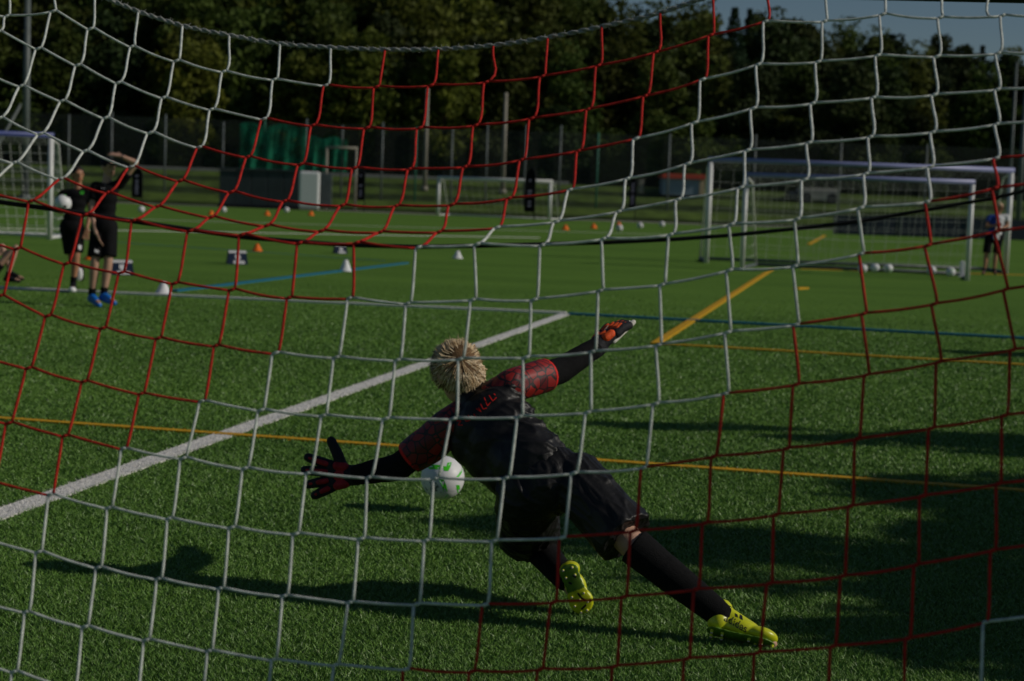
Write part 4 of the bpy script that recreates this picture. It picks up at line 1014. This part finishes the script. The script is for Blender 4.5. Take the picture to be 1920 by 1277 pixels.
far_goal(G(821, 404), G(1030, 413), 2.05, 1.5, 'small white goal far off in the middle of the pitch edge', bar='alu', ground=True, mesh=.4, r=.085)
for px, py, lb in ((1617, 512, 'white football at the left end of the row under the right hand goals'), (1640, 511, 'second white football from the left under the right hand goals'), (1665, 512, 'white football third in the row under the right hand goals'),
                   (1746, 516, 'fourth white football, behind the red net cord under the right hand goals'), (1782, 519, 'white football nearest the right post of the smaller right hand goal')):
    football(px, py, 0, .1, lb, 'footballs lying under the right hand goals')
g = G(1803, 519); t = empty('weight_block', (g.x, g.y, 0), 'white upright weight block beside the right post of the smaller goal', 'block')
bm = bmesh.new(); box(bm, (g.x, g.y, .17), (.09, .12, .33), bevel=.012); fin('body', bm, M['white_plastic'], t)
bm = bmesh.new(); box(bm, (g.x, g.y, .006), (.16, .2, .012), bevel=.003); fin('foot', bm, M['white_plastic'], t)

# ------------------------------------------------------------------ edge of the pitch
def flag(px, ytop, ybot, wpx, label, Y):
    sc_ = Y / F; x = (px - 960) * sc_; yc = lambda y: CAMH + (358.5 - (y - .037 * (px - 960))) * sc_
    zb, zt = yc(ybot), yc(ytop); w_ = wpx * sc_; gz = ground_z(x, Y) if Y > 100 else 0
    t = empty('feather_flag', (x, Y, gz), label, 'flag', 'black advertising flags along the pitch edge')
    bm = bmesh.new(); tube(bm, [(x + w_ / 2, Y, gz), (x + w_ / 2, Y, zt - w_ * .6), (x + w_ * .3, Y, zt - w_ * .15), (x, Y, zt)], [.025, .022, .016, .01], 8); fin('flag_pole', bm, M['ink'], t, True)
    bm = bmesh.new(); n = 14; Lf, Rt = [], []
    for i in range(n + 1):
        z = zb + (zt - .03 - zb) * i / n; s_ = (i / n); lx = x - w_ / 2 if s_ < .72 else x - w_ / 2 + w_ * .55 * ((s_ - .72) / .28) ** 2
        rx = x + w_ / 2 if s_ < .84 else x + w_ / 2 - w_ * .4 * ((s_ - .84) / .16) ** 2
        wob = .05 * math.sin(z * 3 + x)
        Lf.append(bm.verts.new((lx, Y + wob, z))); Rt.append(bm.verts.new((rx, Y, z)))
    fs_ = [bm.faces.new((Lf[i], Rt[i], Rt[i + 1], Lf[i + 1])) for i in range(n)]
    bmesh.ops.solidify(bm, geom=fs_, thickness=.015); fin('sail', bm, M['flag_black'], t)
    rr = random.Random(px)
    for i in range(9):                                          # faded vertical print
        z = zb + (zt - zb) * (.12 + .08 * i); a = w_ * rr.uniform(.10, .22)
        if rr.random() < .25: continue
        bm = bmesh.new(); bm.faces.new([bm.verts.new(q) for q in ((x - a, Y - .075, z), (x + a * .8, Y - .075, z + .02), (x + a, Y - .075, z + .11), (x - a * .7, Y - .075, z + .10))])
        fin('print', bm, M['flag_print'], t)
flag(249, 314, 371, 20, 'black feather flag behind the coach in blue boots', 97.5); flag(667, 318, 376, 15, 'black feather flag right of the narrow white frame', 98)
flag(983, 314, 398, 20, 'tall black feather flag with pale print in front of the middle goal', 92); flag(1175, 334, 390, 12, 'narrow black feather flag left of the red edged hut', 99)
def px_box(name, x0, x1, yt, yb, Y, dp, m, parent, rotz=0.0, bevel=.02):
    sc_ = Y / F; xm = (x0 + x1) / 2; f_ = lambda y: CAMH + (358.5 - (y - .037 * (xm - 960))) * sc_
    c_ = Vector(((xm - 960) * sc_, Y + dp / 2, (f_(yt) + f_(yb)) / 2)); bm = bmesh.new()
    box(bm, c_, ((x1 - x0) * sc_, dp, f_(yt) - f_(yb)), Matrix.Rotation(rotz, 3, 'Z'), bevel); return fin(name, bm, m, parent)
Y = 97.6; X = lambda px, y: (px - 960) / F * y
t = empty('dugout', (X(477, Y), Y, 0), 'long anthracite dugout box at the far edge left of the white panel', 'dugout')
for i in range(5): px_box('side_panel', 403 + i * 30, 432 + i * 30, 320, 388, Y, 1.3, M['anthracite'], t)
px_box('base_rail', 400, 556, 385, 392, Y - .06, 1.4, M['flag_black'], t); px_box('roof_edge', 400, 556, 317, 321, Y - .08, 1.5, M['anthracite'], t)
t = empty('display_panel', (X(571, 96.8), 96.8, 0), 'white rounded upright panel at the right end of the dark dugout', 'panel')
px_box('board', 551, 590, 322, 390, 96.8, .25, M['white_plastic'], t, bevel=.12); px_box('foot', 553, 588, 389, 394, 96.75, .5, M['concrete'], t)
Y = 99
t = empty('frame', (X(630, Y), Y, 0), 'narrow white tubular frame right of the white panel', 'frame'); sc_ = Y / F
xa, xb = X(602, Y), X(657, Y); zt = CAMH + (358.5 - 293 - .037 * 330) / F * Y + .45
for x in (xa, xb): bm = bmesh.new(); tube(bm, [(x, Y, 0.01), (x, Y, zt)], .07, 10); fin('upright', bm, M['pale_pole'], t, True)
bm = bmesh.new(); tube(bm, [(xa - .07, Y, zt), (xb + .07, Y, zt)], .075, 10); fin('crosspiece', bm, M['pale_pole'], t, True)
px_box('grey_section', 591, 613, 326, 388, Y - .3, .1, M['pole'], t)
Y = 111
t = empty('hut', (X(1270, Y), Y, 2), 'blue grey hut with a red roof edge on the bank', 'hut')
px_box('wall', 1231, 1299, 336, 366, Y, 2.5, M['hut_blue'], t); px_box('end_wall', 1299, 1308, 334, 367, Y - .05, 2.6, M['cream'], t); px_box('roof', 1229, 1311, 327, 336, Y - .2, 3, M['hut_red'], t)
t = empty('white_post', (X(1190, Y), Y, 2), 'short pale pillar on the bank left of the hut', 'post'); px_box('pillar', 1186, 1195, 338, 362, Y, .3, M['pale_pole'], t); px_box('cap', 1185, 1196, 336, 338, Y - .02, .34, M['pale_pole'], t)
t = empty('van', (X(1520, Y), Y, 2), 'pale van parked on the bank behind the right hand goals', 'van')
px_box('body', 1488, 1562, 354, 377, Y, 2, M['concrete'], t, bevel=.12); px_box('windscreen', 1466, 1488, 360, 376, Y + .1, 1.7, M['anthracite'], t, bevel=.15)
for x in (1500, 1548):
    bm = bmesh.new(); z = ground_z(0, Y) + .32; tube(bm, [(X(x, Y), Y - .04, z), (X(x, Y), Y + .2, z)], .33, 16); fin('wheel', bm, M['ink'], t)
Y = 84
t = empty('windbreak', (X(1740, Y), Y, 0), 'low dark windbreak screen along the far edge behind the right hand goals', 'screen')
for i in range(7): px_box('screen_panel', 1556 + i * 62, 1616 + i * 62, 405 + i * 1.6, 440 + i * 2.0, Y, .06, M['tarp'], t, bevel=.01)
for i in range(8): px_box('stake', 1553 + i * 62, 1556 + i * 62, 402 + i * 1.6, 441 + i * 2.0, Y - .03, .08, M['pole'], t, bevel=0)
# tall ball-stop fence on the bank
Y = 104; sc_ = Y / F
t = empty('ball_stop_fence', (0, Y, .5), 'tall ball stop fence of grey posts and wire along the far side of the pitch', 'fence'); xs_ = [-40, 40, 120, 200, 300, 408, 485, 563, 630, 705, 768, 835, 900, 972, 1037, 1107, 1240, 1400, 1560, 1720, 1940]
zt_ = CAMH + (358.5 - 243) / F * Y
for x in xs_:
    bm = bmesh.new(); tube(bm, [(X(x, Y), Y, .3), (X(x, Y), Y, zt_ + random.uniform(-.3, .3))], .055, 8); fin('post', bm, M['green_pole'] if x in (485, 768, 1107) else M['pole'], t, True)
bm = bmesh.new()
bm.faces.new([bm.verts.new(q) for q in ((X(-40, Y), Y + .1, .6), (X(1940, Y), Y + .1, .6), (X(1940, Y), Y + .1, zt_ - .1), (X(-40, Y), Y + .1, zt_ - .1))]); fin('wire_mesh', bm, M['wire'], t)
for x0, x1 in ((440, 563), (565, 640)):
    bm = bmesh.new(); yt = 238 if x0 < 500 else 258; n = 12; a = []
    for i in range(n + 1):
        x = X(x0 + (x1 - x0) * i / n, Y); a.append((bm.verts.new((x, Y - .15 + .12 * math.sin(i * 2.1), 2.2)), bm.verts.new((x, Y - .15, CAMH + (358.5 - yt) / F * Y - .45 + .1 * math.sin(i)))))
    for p_, q_ in zip(a, a[1:]): bm.faces.new((p_[0], q_[0], q_[1], p_[1]))
    fin('green_screen', bm, M['green_net'], t)
def mast(px, ytop, ybot, r, label, m, Y):
    x = X(px, Y); z = ground_z(x, Y) if Y > 100.5 else 0; zt = CAMH + (358.5 - ytop + .037 * (px - 960)) / F * Y
    t = empty('pole', (x, Y, z), label, 'pole', 'tall poles along the far side')
    bm = bmesh.new(); tube(bm, [(x, Y, z - .2), (x, Y, zt)], [r, r * .7], 12); fin('shaft', bm, M[m], t, True)
    bm = bmesh.new(); tube(bm, [(x, Y, z), (x, Y, z + .25)], r * 1.5, 12); fin('base_sleeve', bm, M[m], t, True)
    return t
mast(786, 168, 345, .14, 'tall pale pole above the left end of the middle goal', 'pale_pole', 108); mast(932, 176, 345, .15, 'tall pale pole above the middle goal', 'pale_pole', 108)
mast(1897, 175, 420, .16, 'tall grey pole at the right edge above the person in blue', 'pole', 96); mast(1877, 120, 420, .1, 'thinner grey pole just left of the right edge pole', 'pole', 99)
t = mast(40, -40, 372, .22, 'tall floodlight mast at the left edge with a slanting stay', 'pole', 99)
x = X(33, 99); bm = bmesh.new(); tube(bm, [(x - .05, 98.9, 5.3), (x - 1.6, 98.4, 2.2), (x - 2.6, 98.1, .1)], .08, 8); fin('stay', bm, M['pole'], t, True)
Y = 102.6
t = empty('railing', (X(20, Y), Y, .4), 'low grey handrail at the left edge beyond the cut off goal', 'railing')
for i in range(6): bm = bmesh.new(); tube(bm, [(X(-40 + 28 * i, Y), Y, .3), (X(-40 + 28 * i, Y), Y, 1.75)], .035, 8); fin('rail_post', bm, M['pole'], t, True)
for z in (1.1, 1.75): bm = bmesh.new(); tube(bm, [(X(-42, Y), Y, z), (X(102, Y), Y, z)], .04, 8); fin('rail', bm, M['pole'], t, True)
Y = 117.5
t = empty('garden_wall', (X(600, Y), Y, 2), 'long low weathered grey wall at the foot of the wood', 'wall')
for i in range(12): px_box('wall_panel', 240 + i * 68, 307 + i * 68, 312 + i * 2.5, 352 + i * 2.5, Y, .2, M['concrete'], t, bevel=.02)
